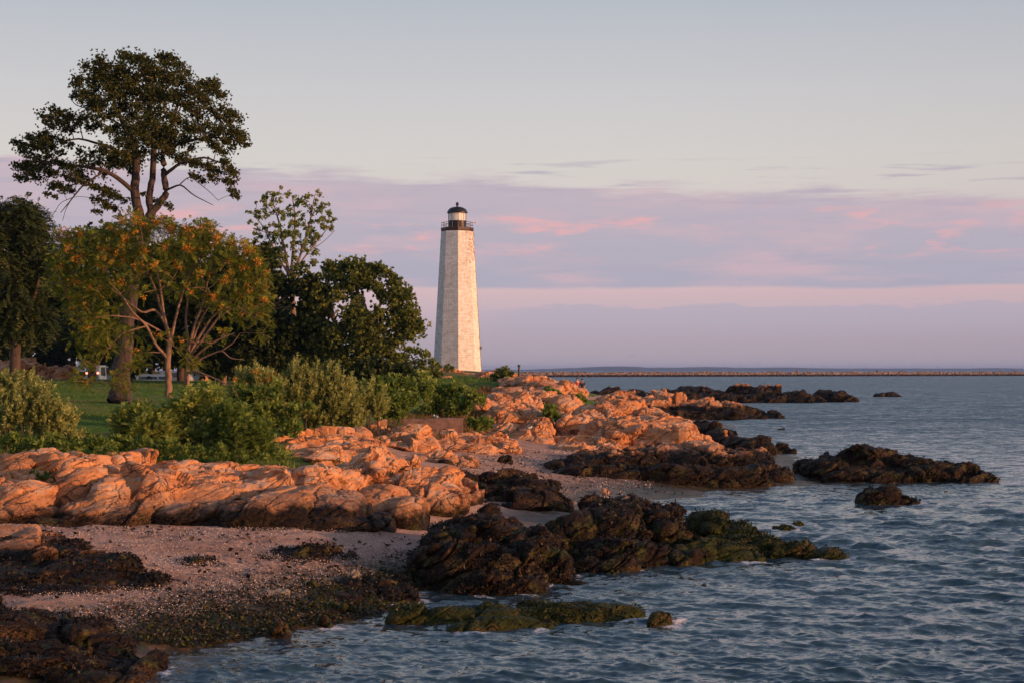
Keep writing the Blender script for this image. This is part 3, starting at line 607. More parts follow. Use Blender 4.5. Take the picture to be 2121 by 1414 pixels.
bould(1297, 1017, 1031, 9, .9, 'small orange boulder perched on the flat mossy rock', -1, 46)
bould(1133, 993, 1004, 9, .5, 'small tan boulder at the corner of the dark shaded rock', -1, 47)
bould(1253, 1010, 1019, 7, .33, 'small mossy boulder on the thin sand strip by the cove', -1, 48)
bould(1503, 890, 900, 6, .9, 'small reddish boulder sitting on the dark stepping rocks', -1, 49)
bould(570, 1217, 1235, 30, .3, 'flat pale slab stone lying on the weedy cobbles', -1, 50, nexp=4.5, amp=.2, sub=1, mat=STONE)
bould(647, 1200, 1219, 17, .3, 'yellow green mossy stone right of the pale slab', .9, 51, mat=ROCKG)
bould(722, 1247, 1266, 18, .12, 'bright green mossy stone at the beach water line', .9, 52, mat=ROCKG)
bould(735, 1175, 1190, 14, .45, 'pale tan stone above the weedy rock flat', -1, 53, mat=STONE)
bould(830, 1254, 1270, 16, .03, 'green topped stone awash left end of the algae reef', .9, 54, mat=ROCKG)
bould(676, 1280, 1296, 16, .02, 'dark wet stone just in the water right of the barnacle boulder', 3, 55)
_r = random.Random(5); GS = 'small stones strewn over the weedy cobble flat'
protos = []
for k in range(120):
    px = _r.uniform(380, 860); t_ = (px - 380) / 480; py = _r.uniform(1255 - 70 * t_, 1318 - 62 * t_)
    p = G(px, py, 0); z0 = gz1(p[0], p[1]); p = G(px, py, z0); z0 = gz1(p[0], p[1])
    if k < 7:
        o = bould(px, py - _r.uniform(7, 12), py, _r.uniform(6, 12), z0, 'small damp stone strewn over the weedy cobble flat by the water', [-1, .9, 3, -1, .9, -1, 3][k], 60 + k, mat=[STONE, ROCKG, STONE, STONE, ROCKG, STONE, STONE][k], name='stone', group=GS)
        o['category'] = 'stone'; protos.append(o)
    else:
        o = protos[k % 7].copy(); C.objects.link(o); s = _r.uniform(.5, 1.4) if k % 4 else _r.uniform(1.4, 2.4)
        o.location = (p[0], p[1], z0 - .02); o.rotation_euler = (0, 0, _r.uniform(0, 6)); o.scale = (s, s, s)
# ------------------------------------------------------------------ water
def water():
    azs = np.radians(np.linspace(-27, 34, 1000))
    f1 = F * 1024 / 2121; rr = [19.0]
    while rr[-1] < 2600: rr.append(rr[-1] + max(0.045, rr[-1] ** 2 / (CAMH * f1) * 0.62))
    r0 = np.concatenate([rr, np.geomspace(2800, 14500, 10)])
    A, R = np.meshgrid(azs, r0); Rf = R.ravel(); X = Rf * np.sin(A.ravel()); Y = Rf * np.cos(A.ravel()); Z = np.zeros_like(X)
    dr = np.gradient(r0)[:, None].repeat(len(azs), 1).ravel()
    rn = np.random.default_rng(3); DX = np.zeros_like(X); DY = np.zeros_like(X)
    near = Rf < 700; xn, yn, dn = X[near], Y[near], dr[near]; zn = np.zeros_like(xn); ax = np.zeros_like(xn); ay = np.zeros_like(xn)
    gust = 0.80 + 0.75 * fbm(np.stack([xn * .06, yn * .06, xn * 0], 1), 3, 77)
    for k in range(92):
        lam = 0.20 * (4.2 / 0.20) ** (rn.random() ** 1.25); th = math.radians(-104 + rn.normal(0, 33)); kk = 2 * PI / lam
        amp = 0.0125 * lam ** 0.66 * (0.4 if lam > 2.4 else 1.0) * rn.uniform(.6, 1.3) * 0.62
        dx, dy = math.cos(th), math.sin(th); ph = (xn * dx + yn * dy) * kk + rn.uniform(0, 6.28)
        w = np.clip((lam / dn - 1.6) / 2.2, 0, 1) * gust; c, s = np.cos(ph), np.sin(ph)
        zn += amp * w * c; ax -= amp * w * dx * s * 1.15; ay -= amp * w * dy * s * 1.15
    Z[near] = zn; DX[near] = ax; DY[near] = ay
    # broken white water round the rocks that stand in the swell
    foam = np.zeros_like(X); fr = np.random.default_rng(8)
    nn = fbm(np.stack([X * 1.6, Y * 1.6, X * 0], 1)[near], 4, 31); fo = np.zeros_like(xn)
    for (bx, by, a, b, rz) in BLOBS:
        if by > 110: continue
        s = (np.abs(xn - bx) < a + 1.2) & (np.abs(yn - by) < b + 1.2)
        if not s.any(): continue
        ux, uy = xn[s] - bx, yn[s] - by; q = np.sqrt((ux / (a + .12)) ** 2 + (uy / (b + .12)) ** 2); e = (q - 1) * min(a, b)
        side = np.clip(0.45 + 0.65 * ux / a - .3 * uy / b, 0, 1)
        fo[s] = np.maximum(fo[s], np.exp(-(np.maximum(e, 0) / 0.15) ** 2) * (e > -.4) * side * np.clip((nn[s] + 0.10) * 3.5, 0, 1))
    cr = zn / (0.02 + np.std(zn)) ; fo = np.maximum(fo, np.clip((cr - 1.75) * 1.2, 0, .7) * (nn > .34))
    foam[near] = fo
    V = np.stack([X + DX, Y + DY, Z], 1); nr, nc = A.shape
    i = np.arange(nr - 1)[:, None] * nc; j = np.arange(nc - 1)[None]
    Fq = np.stack([i + j, i + j + 1, i + nc + j + 1, i + nc + j], -1).reshape(-1, 4)
    gl = gz(X, Y); Fq = Fq[(gl[Fq].min(1) < 0.35)]
    u, inv = np.unique(Fq, return_inverse=True)
    m, t, b = newmat('sea_water'); pos = t.new('ShaderNodeNewGeometry').outputs['Position']
    fa = t.new('ShaderNodeAttribute', attribute_name='foam').outputs['Fac']; sh = t.new('ShaderNodeAttribute', attribute_name='shallow').outputs['Fac']
    fn = t.noise(pos, 9, 7, 0.75); fm = t.m('MULTIPLY', t.smooth(t.m('MULTIPLY', fa, t.m('SUBTRACT', t.m('MULTIPLY', fn, 2.6), 0.85)), 0.12, 0.5), 0.85)
    col = t.mix(sh, (0.026, 0.060, 0.080, 1), (0.075, 0.07, 0.06, 1))
    t.put(b.inputs['Base Color'], t.mix(fm, col, (0.75, 0.75, 0.76, 1)))
    t.put(b.inputs['Roughness'], t.m('ADD', 0.07, t.m('MULTIPLY', fm, 0.7))); b.inputs['IOR'].default_value = 1.333
    def slope(scale, k, det=3):
        n_ = t.new('ShaderNodeTexNoise'); t.put(n_.inputs['Vector'], t.vm('MULTIPLY', pos, (0.75, 1.25, 1.0))); n_.inputs['Scale'].default_value = scale; n_.inputs['Detail'].default_value = det; n_.inputs['Roughness'].default_value = 0.62
        return t.vm('MULTIPLY', t.vm('SUBTRACT', n_.outputs['Color'], (0.5, 0.5, 0.5)), (k * 0.8, k * 1.25, 0.0))
    ng = t.new('ShaderNodeNewGeometry').outputs['Normal']
    sl_ = t.vm('ADD', slope(7.0, 0.72, 5), t.vm('ADD', slope(1.6, 0.62, 3), slope(0.22, 0.20, 2)))
    sl_ = t.vm('ADD', sl_, t.comb(0.0, t.m('SUBTRACT', t.m('MULTIPLY', t.smooth(t.sep(pos)[1], 30.0, 170.0), -0.21), 0.02), 0.0))
    t.put(b.inputs['Normal'], t.vm('NORMALIZE', t.vm('ADD', ng, sl_)))
    mk('water', V[u], inv.reshape(-1, 4), m, attrs={'foam': foam[u], 'shallow': np.clip(1 + gl[u] / 0.30, 0, 1)})
    tag(bpy.data.objects['water'], kind='structure', label='choppy blue grey sea')
water()

# ------------------------------------------------------------------ far shore and breakwater
def far_shore():
    rn = np.random.default_rng(4); xs = np.linspace(-2100, 7400, 420); V = []; Y0 = 11500
    for k, yo in enumerate((0, 250, 700, 1400)):
        pr = np.stack([xs / 620, np.full_like(xs, 3.0), xs * 0], 1)
        hh = 1.4 * (16 + 9 * fbm(pr, 4, 12) + 5 * np.sin(xs / 900) + 2.0 * fbm(pr * 9, 3, 3)) * (0.0, .62, 1.0, .9)[k]
        px_ = CX + xs / Y0 * F; hh = hh * np.clip((px_ - 1000) / 260, 0.35, 1)
        V.append(np.stack([xs, np.full_like(xs, Y0 + yo), hh - (1.5 if k == 0 else 0)], 1))
    V = np.concatenate(V); nc = len(xs); i = np.arange(3)[:, None] * nc; j = np.arange(nc - 1)[None]
    Fq = np.stack([i + j, i + j + 1, i + nc + j + 1, i + nc + j], -1).reshape(-1, 4)
    m, t, b = newmat('far_woods'); pos = t.new('ShaderNodeNewGeometry').outputs['Position']
    t.put(b.inputs['Base Color'], t.ramp(t.noise(pos, .02, 5), [(.3, (.03, .045, .03, 1)), (.7, (.07, .08, .05, 1))])); b.inputs['Roughness'].default_value = 1
    tag(mk('hills', V, Fq, m), kind='structure', label='low wooded far shore fading blue along the horizon')
far_shore()
BWM = rock_material('breakwater_stone', 0)
for nd_ in BWM.node_tree.nodes:
    if nd_.bl_idname == 'ShaderNodeValToRGB' and len(nd_.color_ramp.elements) == 4 and nd_.color_ramp.elements[3].color[0] > .5:
        for e_, c_ in zip(nd_.color_ramp.elements, [(.06, .045, .035), (.11, .08, .06), (.19, .135, .10), (.30, .21, .16)]): e_.color = (*c_, 1)
def breakwater():
    rg = np.random.default_rng(21); V = []; n0 = 0; Fq = []
    p0 = W(1030, 770, 1180); p1 = W(2300, 770, 1560); ln = np.hypot(p1[0] - p0[0], p1[1] - p0[1]); d = (p1 - p0)[:2] / ln; nrm = np.array([-d[1], d[0]])
    base = np.array([[-1, -1, -1], [1, -1, -1], [1, 1, -1], [-1, 1, -1], [-1, -1, 1], [1, -1, 1], [1, 1, 1], [-1, 1, 1]], float) * .5
    f = np.array([[0, 3, 2, 1], [4, 5, 6, 7], [0, 1, 5, 4], [1, 2, 6, 5], [2, 3, 7, 6], [3, 0, 4, 7]])
    N = 2600
    for k in range(N):
        s = rg.uniform(0, ln); tt = rg.uniform(-1, 1); h = (1 - abs(tt)) * 3.5 + .1; sz = rg.uniform(.9, 2.0, 3) * (1, 1, .8)
        q = base * sz + rg.uniform(-.15, .15, (8, 3)); a = rg.uniform(0, 6.28); e = rg.uniform(-.4, .4)
        q = q @ np.array([[1, 0, 0], [0, math.cos(e), math.sin(e)], [0, -math.sin(e), math.cos(e)]]) @ np.array([[math.cos(a), math.sin(a), 0], [-math.sin(a), math.cos(a), 0], [0, 0, 1]])
        c = p0[:2] + d * s + nrm * tt * 5; V.append(q + np.array([c[0], c[1], h - rg.uniform(0, .5)])); Fq.append(f + n0); n0 += 8
    # solid core
    cs = np.array([p0[:2] - nrm * 5, p1[:2] - nrm * 5, p1[:2] + nrm * 5, p0[:2] + nrm * 5]); ct = np.array([p0[:2] - nrm * .8, p1[:2] - nrm * .8, p1[:2] + nrm * .8, p0[:2] + nrm * .8])
    V.append(np.concatenate([np.c_[cs, np.full(4, -.5)], np.c_[ct, np.full(4, 3.2)]])); Fq.append(f + n0)
    o = mk('breakwater', np.concatenate(V), np.concatenate(Fq), BWM, None, (float(p0[0]), float(p0[1]), 0), False); o['tide'] = 1.5
    tag(o, 'long low stone breakwater with a dark tide line across the bay', 'breakwater')
breakwater()
RED = simple('red_paint', (.35, .06, .04), .5); DKM = simple('dark_metal', (.02, .02, .022), .5)
def beacon(px, Y, h, label, mat):
    p = W(px, 770, Y); e = empty('beacon', (p[0], p[1], 2.9)); tag(e, label, 'beacon')
    MB().lathe([(.35, 0), (.3, h * .55), (.3, h * .6)], (p[0], p[1], 2.9), 8).build('post', mat, e, (p[0], p[1], 2.9))
    MB().lathe([(.6, h * .6 + .01), (.75, h * .8), (.5, h), (.1, h * 1.15)], (p[0], p[1], 2.9), 8).build('lamp_head', mat, e, (p[0], p[1], 2.9))
beacon(1651, 1375, 2.6, 'tiny red beacon on the distant breakwater', RED)
beacon(1816, 1423, 2.2, 'tiny dark beacon on the distant breakwater', DKM)

# ------------------------------------------------------------------ lighthouse
def lighthouse():
    Y = 239.0; c = W(947, 765, Y); g = 4.55; loc = (float(c[0]), Y, g); root = empty('lighthouse', loc)
    tag(root, 'tall white octagonal stone lighthouse with black lantern on the headland', 'lighthouse')
    up = lambda py: W(947, py, Y)[2]
    r0, r1 = 50.0 * Y / F, 33.6 * Y / F; rot = math.radians(4.6)   # vertex azimuth measured from the camera side
    zt = up(480)
    m, t, b = newmat('whitewashed_stone'); tc_ = t.new('ShaderNodeTexCoord').outputs['Object']; nrm = t.new('ShaderNodeNewGeometry').outputs['Normal']
    ox, oy, oz = t.sep(tc_); ang = t.m('ARCTAN2', ox, t.m('MULTIPLY', oy, -1.0))
    uv = t.comb(t.m('MULTIPLY', ang, 2.8), oz, 0.0)
    br = t.new('ShaderNodeTexBrick'); t.put(br.inputs['Vector'], uv); br.inputs['Scale'].default_value = 1.0; br.inputs['Mortar Size'].default_value = 0.014
    br.inputs['Brick Width'].default_value = 0.62; br.inputs['Row Height'].default_value = 0.26; br.inputs['Color1'].default_value = (.78, .77, .75, 1); br.inputs['Color2'].default_value = (1, 1, 1, 1); br.inputs['Mortar'].default_value = (.60, .58, .55, 1)
    n1 = t.noise(tc_, 1.2, 7, .7); n2 = t.noise(t.vm('MULTIPLY', tc_, (3, 3, .7)), 1.6, 6, .65); n3 = t.noise(tc_, 5, 6, .7)
    col = t.ramp(t.m('ADD', t.m('MULTIPLY', n1, .55), t.m('MULTIPLY', n2, .45)), [(.36, (.58, .54, .48, 1)), (.48, (.80, .77, .72, 1)), (.60, (.90, .88, .85, 1))])
    col = t.mix(1.0, col, br.outputs['Color'], 'MULTIPLY')
    # paint gone near the top of the sunlit side and low down
    side = t.smooth(ang, .45, 1.0); hi = t.smooth(oz, 13.5, 18.0); lo = t.m('SUBTRACT', 1.0, t.smooth(oz, 1.5, 8.0))
    pe = t.m('ADD', t.m('MULTIPLY', t.m('MULTIPLY', side, hi), .17), t.m('MULTIPLY', lo, .035))
    bk = t.new('ShaderNodeTexNoise'); t.put(bk.inputs['Vector'], t.comb(t.m('FLOOR', t.m('MULTIPLY', ang, 6.5)), t.m('FLOOR', t.m('MULTIPLY', oz, 3.85)), 0)); bk.inputs['Scale'].default_value = .83; bk.inputs['Detail'].default_value = 2
    peel = t.smooth(t.m('ADD', t.m('ADD', t.m('MULTIPLY', n3, .45), t.m('MULTIPLY', bk.outputs['Fac'], .55)), pe), .63, .70)
    col = t.mix(t.m('MULTIPLY', peel, .8), col, (.27, .13, .085, 1))
    stk = t.m('MULTIPLY', t.smooth(t.noise(t.comb(t.m('MULTIPLY', ang, 9.0), t.m('MULTIPLY', oz, .12), 3.0), 1.0, 5, .6), .52, .68), t.smooth(oz, 6.0, 20.0))
    col = t.mix(t.m('MULTIPLY', stk, .35), col, (.40, .29, .20, 1))
    t.put(b.inputs['Base Color'], col); b.inputs['Roughness'].default_value = .9
    t.put(b.inputs['Normal'], t.bump(t.m('ADD', br.outputs['Fac'], t.m('MULTIPLY', n3, -.8)), .5, .04))
    prof = [(r0 * 1.012, 0)] + [(r0 + (r1 - r0) * k / 12, (zt - g) * k / 12) for k in range(13)]; prof = [(r0, 0.0)] + prof[2:]
    MB().lathe(prof, loc, 8, rot).build('tower', m, root, loc)
    blk = simple('black_iron', (.014, .012, .013), .42, 0, .3, 9, .15); rust = simple('rusty_iron', (.05, .018, .012), .5, 0, .5, 4, .2)
    z0 = zt; z1 = up(472.5)
    MB().lathe([(r1 * .98, z0 - g), (33.8 * Y / F, z0 - g + .12), (34.2 * Y / F, z1 - g - .12), (33.8 * Y / F, z1 - g)], loc, 8, rot).build('gallery_deck', rust, root, loc)
    # railing
    rr = 32.2 * Y / F; zr = up(461.5); mb = MB()
    for k in range(16):
        a = rot + k * PI / 8; rad = rr if k % 2 == 0 else rr * math.cos(PI / 8); x, y = loc[0] + rad * math.sin(a), Y - rad * math.cos(a)
        mb.tube([(x, y, z1), (x, y, zr + .05)], [.035, .03], 6)
    for zz in (zr, (zr * .5 + z1 * .5)):
        P = [(loc[0] + rr * math.sin(rot + k * PI / 4), Y - rr * math.cos(rot + k * PI / 4), zz) for k in range(9)]
        for k in range(8): mb.tube([P[k], P[k + 1]], [.028, .028], 6)
    mb.build('railing', blk, root, loc)
    rl = 18.6 * Y / F; z2 = up(458.0); z3 = up(441.8)
    lt = empty('lantern', (0, 0, 0)); lt.parent = root
    bld = lambda mbx, nm, mat, **k: mbx.build(nm, mat, None, loc, **k)
    def child(o, p): o.parent = p; o.location = tuple(np.array(o.location) - np.array(loc)); return o
    child(bld(MB().lathe([(rl * 1.02, z1 - g + .003), (rl * 1.02, z2 - g - .1), (rl * 1.06, z2 - g - .08), (rl * 1.06, z2 - g)], loc, 24), 'lantern_wall', blk), lt)
    dr_ = MB(); a0 = math.radians(18)
    dr_.box((loc[0] + rl * 1.03 * math.sin(a0), Y - rl * 1.03 * math.cos(a0), (z1 + z2) / 2 - .02), (.55, .06, z2 - z1 - .16), a0)
    child(bld(dr_, 'door', rust), lt)
    gm, gt, gb = newmat('lantern_glass'); gb.inputs['Base Color'].default_value = (.9, .92, .92, 1); gb.inputs['Roughness'].default_value = .03; gb.inputs['Alpha'].default_value = .14; gb.inputs['IOR'].default_value = 1.45
    cream = simple('cream_curtain', (.88, .85, .78), .8, 0, .05, 2)
    K = 10
    for k in range(K):
        a = math.radians(9) + k * 2 * PI / K; a2 = a + 2 * PI / K; q = rl * .985
        v = [(loc[0] + q * math.sin(s), Y - q * math.cos(s), zz) for s, zz in ((a, z2), (a2, z2), (a2, z3), (a, z3))]
        vi = [(loc[0] + (q - .02) * math.sin(s), Y - (q - .02) * math.cos(s), zz) for s, zz in ((a, z2), (a2, z2), (a2, z3), (a, z3))]
        child(bld(MB().add(v + vi, [[0, 1, 2, 3], [5, 4, 7, 6], [0, 4, 5, 1], [1, 5, 6, 2], [2, 6, 7, 3], [3, 7, 4, 0]]), 'window_pane', gm), lt)
    for k in range(K):
        a = math.radians(9) + k * 2 * PI / K; x, y = loc[0] + rl * math.sin(a), Y - rl * math.cos(a); mb = MB(); mb.tube([(x, y, z2 + .002), (x, y, z3 - .002)], [.042, .042], 6)
        child(bld(mb, 'mullion', blk), lt)
    child(bld(MB().lathe([(rl * .80, z2 - g + .01), (rl * .80, z3 - g - .01)], loc, 20), 'lantern_curtain', cream, smooth=True), lt)
    zd = up(428.5); pr = [(rl * 1.14, z3 - g + .003), (rl * 1.17, z3 - g + .10), (rl * 1.10, z3 - g + .2)]
    for k in range(1, 9):
        a = k / 9 * PI / 2; pr.append((rl * 1.08 * math.cos(a), z3 - g + .2 + (zd - z3 - .2) * math.sin(a)))
    pr.append((.16, zd - g))
    child(bld(MB().lathe(pr, loc, 28), 'dome', blk, smooth=True), lt)
    h = up(418) - zd
    child(bld(MB().lathe([(.15, zd - g + .002), (.13, zd - g + h * .22), (.19, zd - g + h * .32), (.24, zd - g + h * .5), (.22, zd - g + h * .68), (.10, zd - g + h * .84), (.035, zd - g + h * .9), (.012, zd - g + h)], loc, 14), 'finial', blk, smooth=True), lt)
    # floodlight on a bracket, conduit down the right corner, small box low on it
    ve = rot + PI / 2 - PI / 4 * 0; vx = lambda r_, zz: (loc[0] + r_ * math.sin(ve), Y - r_ * math.cos(ve), zz)
    mb = MB(); mb.tube([vx(rr, zr), vx(rr + .35, zr + .02)], [.03, .03], 6); mb.lathe([(.02, -.13), (.13, -.08), (.15, .05), (.05, .12)], vx(rr + .42, zr + .02), 10); mb.build('floodlight', simple('white_paint', (.75, .75, .73), .4), root, loc)
    mb = MB(); mb.tube([vx(34 * Y / F, z0 - .1), vx(34.6 * Y / F, z0 - .5), vx(r1 * 1.0 + .05, z0 - 1.1)], [.05] * 3, 6)
    mb.tube([vx(r1 + .05, z0 - 1.1), vx(r0 + .05, g + .1)], [.045] * 2, 6); mb.build('conduit', simple('grey_conduit', (.16, .15, .14), .6), root, loc)
    f_ = 1 - (up(720) - g) / (zt - g); rx = r1 + (r0 - r1) * f_
    mb = MB(); mb.box(vx(rx + .12, up(720)), (.26, .3, .42), ve); mb.build('junction_box', simple('grey_box', (.14, .12, .11), .6), root, loc)
lighthouse()

# ------------------------------------------------------------------ vegetation
def unit(v): return v / (np.linalg.norm(v, axis=-1, keepdims=True) + 1e-9)
def leaf_quads(B, D, S, L, Wd):
    return np.stack([B, B + D * L * .45 + S * Wd, B + D * L, B + D * L * .45 - S * Wd], 1)
def tufts(P, A, L, k, rn, spread=1.05, wid=.24):
    m = len(P); A = unit(A); U = unit(np.cross(A, rn.normal(0, 1, (m, 3)))); V = np.cross(A, U); out = []
    for q in range(k):
        ph = q * 2 * PI / k + rn.uniform(-.5, .5, (m, 1)); al = rn.uniform(.35, 1.0, (m, 1)) * spread
        D = A * np.cos(al) + (U * np.cos(ph) + V * np.sin(ph)) * np.sin(al); S = unit(np.cross(D, A + rn.normal(0, .5, (m, 3))))
        l = L * rn.uniform(.7, 1.25, (m, 1)); out.append(leaf_quads(P, D, S, l, l * wid))
    return np.concatenate(out, 0).reshape(-1, 3), k
def fronds(P, D, L, pairs, rn, droop=.45, wid=.15, ll=.30):
    m = len(P); D = unit(D); L = L * rn.uniform(.7, 1.25, (m, 1)); up = np.array([0, 0, 1.0]); S = unit(np.cross(D, up + rn.normal(0, .35, (m, 3)))); out = []
    for j in range(pairs):
        t = (j + 1.2) / (pairs + .6); R = P + D * L * t; R = R - up * droop * L * t * t; Dt = unit(D - up * 2 * droop * t)
        l = L * ll * (1 - .55 * abs(t - .45))
        for s in (-1, 1):
            d = unit(S * s * .9 + Dt * .55 - up * .22); Sd = unit(np.cross(d, np.cross(S, Dt) * 1.0) + 1e-6); out.append(leaf_quads(R, d, Sd, l, l * wid))
    R = P + D * L - up * droop * L; d = unit(D - up * 2 * droop); out.append(leaf_quads(R - d * L * .25, d, S, L * ll, L * ll * wid))
    return np.concatenate(out, 0).reshape(-1, 3), 2 * pairs + 1

def plant(name, label, cat, Y, clumps, leaf, mat, limbs=(), bark=None, depth=1.5, nd=2, dens=16, L=.16, seed=1, group=None, base=None, stems=0, upb=.35, seeds=0, seedmat=None, twig=0, flat=.8, pairs=5, trunkname='trunk', crownname='crown', bw=.018, droop=.45, minr=.012, wid=.24, wind=(0, 0, 0), fw=.24, rs=1.0):
    rg = random.Random(seed); rn = np.random.default_rng(seed); clumps = [(c[0], c[1], c[2] * rs, *c[3:]) for c in clumps]; cl = np.array([c[:3] for c in clumps], float)
    b0 = W(base[0], base[1], Y) if base else W(cl[:, 0].mean(), 0, Y); gzv = gz1(b0[0], Y); loc = (float(b0[0]), float(Y), gzv); root = empty(name, loc); tag(root, label, cat, group)
    N = []; R = []; tb = MB()
    for lb in limbs:
        P = np.array([W(q[0], q[1], Y) + np.array([0, q[3] if len(q) > 3 else 0, 0]) for q in lb]); rad = np.array([q[2] * Y / F for q in lb])
        # finer, slightly crooked
        tt = np.linspace(0, len(P) - 1, (len(P) - 1) * 4 + 1); P = np.stack([np.interp(tt, range(len(P)), P[:, i]) for i in range(3)], 1); rad = np.interp(tt, range(len(rad)), rad)
        k = np.array([.25, .5, .25]); 
        for i in range(3):
            P[1:-1, i] = np.convolve(P[:, i], k, 'valid')
        P[1:-1] += rn.normal(0, .09, (len(P) - 2, 3)) * rad[1:-1, None]
        tb.tube(P, np.maximum(rad, minr), 10 if rad[0] > .12 else 7); N += list(P); R += list(rad)
    cxm, czm = cl[:, 0].mean(), cl[:, 1].mean(); hx = np.abs(cl[:, 0] - cxm).max() + 5; hz = np.abs(cl[:, 1] - czm).max() + 5
    pts = []
    for c in clumps:
        e = max(.25, 1 - .75 * (((c[0] - cxm) / hx) ** 2 + ((c[1] - czm) / hz) ** 2) ** .5)
        for k in range(nd):
            dy = ((k + .5) / nd * 2 - 1 + rg.uniform(-.5, .5) / nd) * depth * e + (c[3] if len(c) > 3 else 0)
            p = W(c[0] + rg.uniform(-.25, .25) * c[2], c[1] + rg.uniform(-.25, .25) * c[2], Y); p = p + np.array([0, dy, 0]); pts.append((p, c[2] * Y / F))
    if stems:
        for k in range(stems):
            s = pts[rg.randrange(len(pts))][0]; x, y = b0[0] * .4 + s[0] * .6 + rg.uniform(-.2, .2), s[1] + rg.uniform(-.3, .3); z = gz1(x, y) - .05
            if s[2] - z < .15: continue
            P = np.array([[x, y, z], [x + (s[0] - x) * .25, y, z + (s[2] - z) * .5], s]); tb.tube(P, [bw * 1.5, bw, bw * .5], 5); N += list(P); R += [bw * 1.5, bw, bw]
    N = [np.asarray(q) for q in N] or [np.array([b0[0], Y, gzv])]; R = R or [bw]
    if bark and limbs:
        pend = list(range(len(pts))); NA = np.array(N)
        dist = np.array([np.linalg.norm(NA - pts[i][0], axis=1).min() for i in pend])
        for i in [pend[j] for j in np.argsort(dist)]:
            c, r = pts[i]; NA = np.array(N); dv = c - NA; dd = np.linalg.norm(dv, axis=1) + np.maximum(0, -dv[:, 2]) * 1.2 - .15 * np.minimum(np.array(R), .3); j = int(np.argmin(dd)); s = NA[j]; l = np.linalg.norm(c - s)
            if l < .12: continue
            mid = s + (c - s) * .5 + np.array([rg.uniform(-.12, .12), rg.uniform(-.12, .12), rg.uniform(-.04, .16)]) * l
            tt = np.linspace(0, 1, 6)[:, None]; P = s * (1 - tt) ** 2 + mid * 2 * tt * (1 - tt) + c * tt ** 2
            ra = min(R[j] * .62, .012 + .022 * l + .02 * r); rad = np.linspace(max(ra, minr), minr * .8, 6); tb.tube(P, rad, 5); N += list(P[1:]); R += list(rad[1:])
            for q in range(twig):
                d = unit(np.array([rg.gauss(0, 1), rg.gauss(0, 1), rg.gauss(.2, .8)]) + unit(c - s) * .6); e_ = c + d * r * rg.uniform(.7, 1.25); m_ = (P[-2] + e_) / 2 + np.array([0, 0, rg.uniform(-.06, .1)]) * r
                tb.tube([P[-2], m_, e_], [minr * .9, minr * .7, minr * .35], 4)
    if tb.V: tb.build(trunkname, bark or BARKD, root, loc, True)
    # foliage
    B = []; A = []
    for c, r in pts:
        k = max(3, int(dens * r * r * (1 if r > .3 else 1.5))); d = unit(rn.normal(0, 1, (k, 3))); rad = np.minimum(np.abs(rn.normal(0, .62, (k, 1))) + .12, 1.5) * r
        B.append(c + d * rad * np.array([1, 1, flat])); A.append(d + np.array([0, 0, upb]) + np.array(wind) + rn.normal(0, .45, (k, 3)))
    B = np.concatenate(B); A = np.concatenate(A); g_ = gz(B[:, 0], B[:, 1]); ok = B[:, 2] > g_ + .02; B, A = B[ok], A[ok]
    if leaf == 'tuft': V, k = tufts(B, A, L, 6, rn, wid=wid)
    elif leaf == 'plume':
        m_ = len(B); Dp = unit(A * np.array([.5, .5, .6]) + np.array([.1, 0, .85]) + rn.normal(0, .16, (m_, 3))); Hs = rn.uniform(.35, .8, (m_, 1)) * L * 2.1; PB = []; PA = []
        for q in np.linspace(.05, 1, 9):
            PB.append(B + Dp * Hs * q + np.array([.10, 0, 0]) * Hs * q * q); PA.append(Dp * (.75 + .5 * q) + rn.normal(0, .25, (m_, 3)))
        B = np.concatenate(PB); A = np.concatenate(PA); V, k = tufts(B, A, L * .42, 4, rn, 1.0, .17)
    elif leaf == 'frond': V, k = fronds(B, A, L, pairs, rn, droop, fw, .36 if fw > .2 else .30)
    else: V, k = tufts(B, A, L, 3, rn, .9, wid)
    rv = np.tile(np.clip(rn.normal(.5, .2, len(B)), 0, 1), k); rv = np.clip(rv + rn.normal(0, .1, len(rv)), 0, 1)
    mk(crownname, V, np.arange(len(V)).reshape(-1, 4), mat, root, loc, False, rnd=np.repeat(rv, 4))
    if seeds:
        idx = rn.choice(len(B), seeds, replace=False); kk = 14
        # clusters sit on the outside of the crown
        q_ = np.clip((B - B.mean(0)) / (B.std(0) + .1), -1.6, 1.6); sc = -.8 * q_[:, 1] + .75 * q_[:, 2] + .25 * q_[:, 0] + rn.normal(0, .9, len(B)); idx = np.argsort(-sc)[:len(B) // 3]; idx = rn.choice(idx, seeds, replace=False)
        P = np.repeat(B[idx], kk, 0) + rn.normal(0, .075, (seeds * kk, 3)) + np.array([0, 0, .03]); V, k = tufts(P, rn.normal(0, 1, P.shape), .075, 2, rn, 1.3, .42)
        mk('seed_clusters', V, np.arange(len(V)).reshape(-1, 4), seedmat or M_ORANGE, root, loc, False, rnd=rn.random(len(V)))['kind'] = 'stuff'
    return root

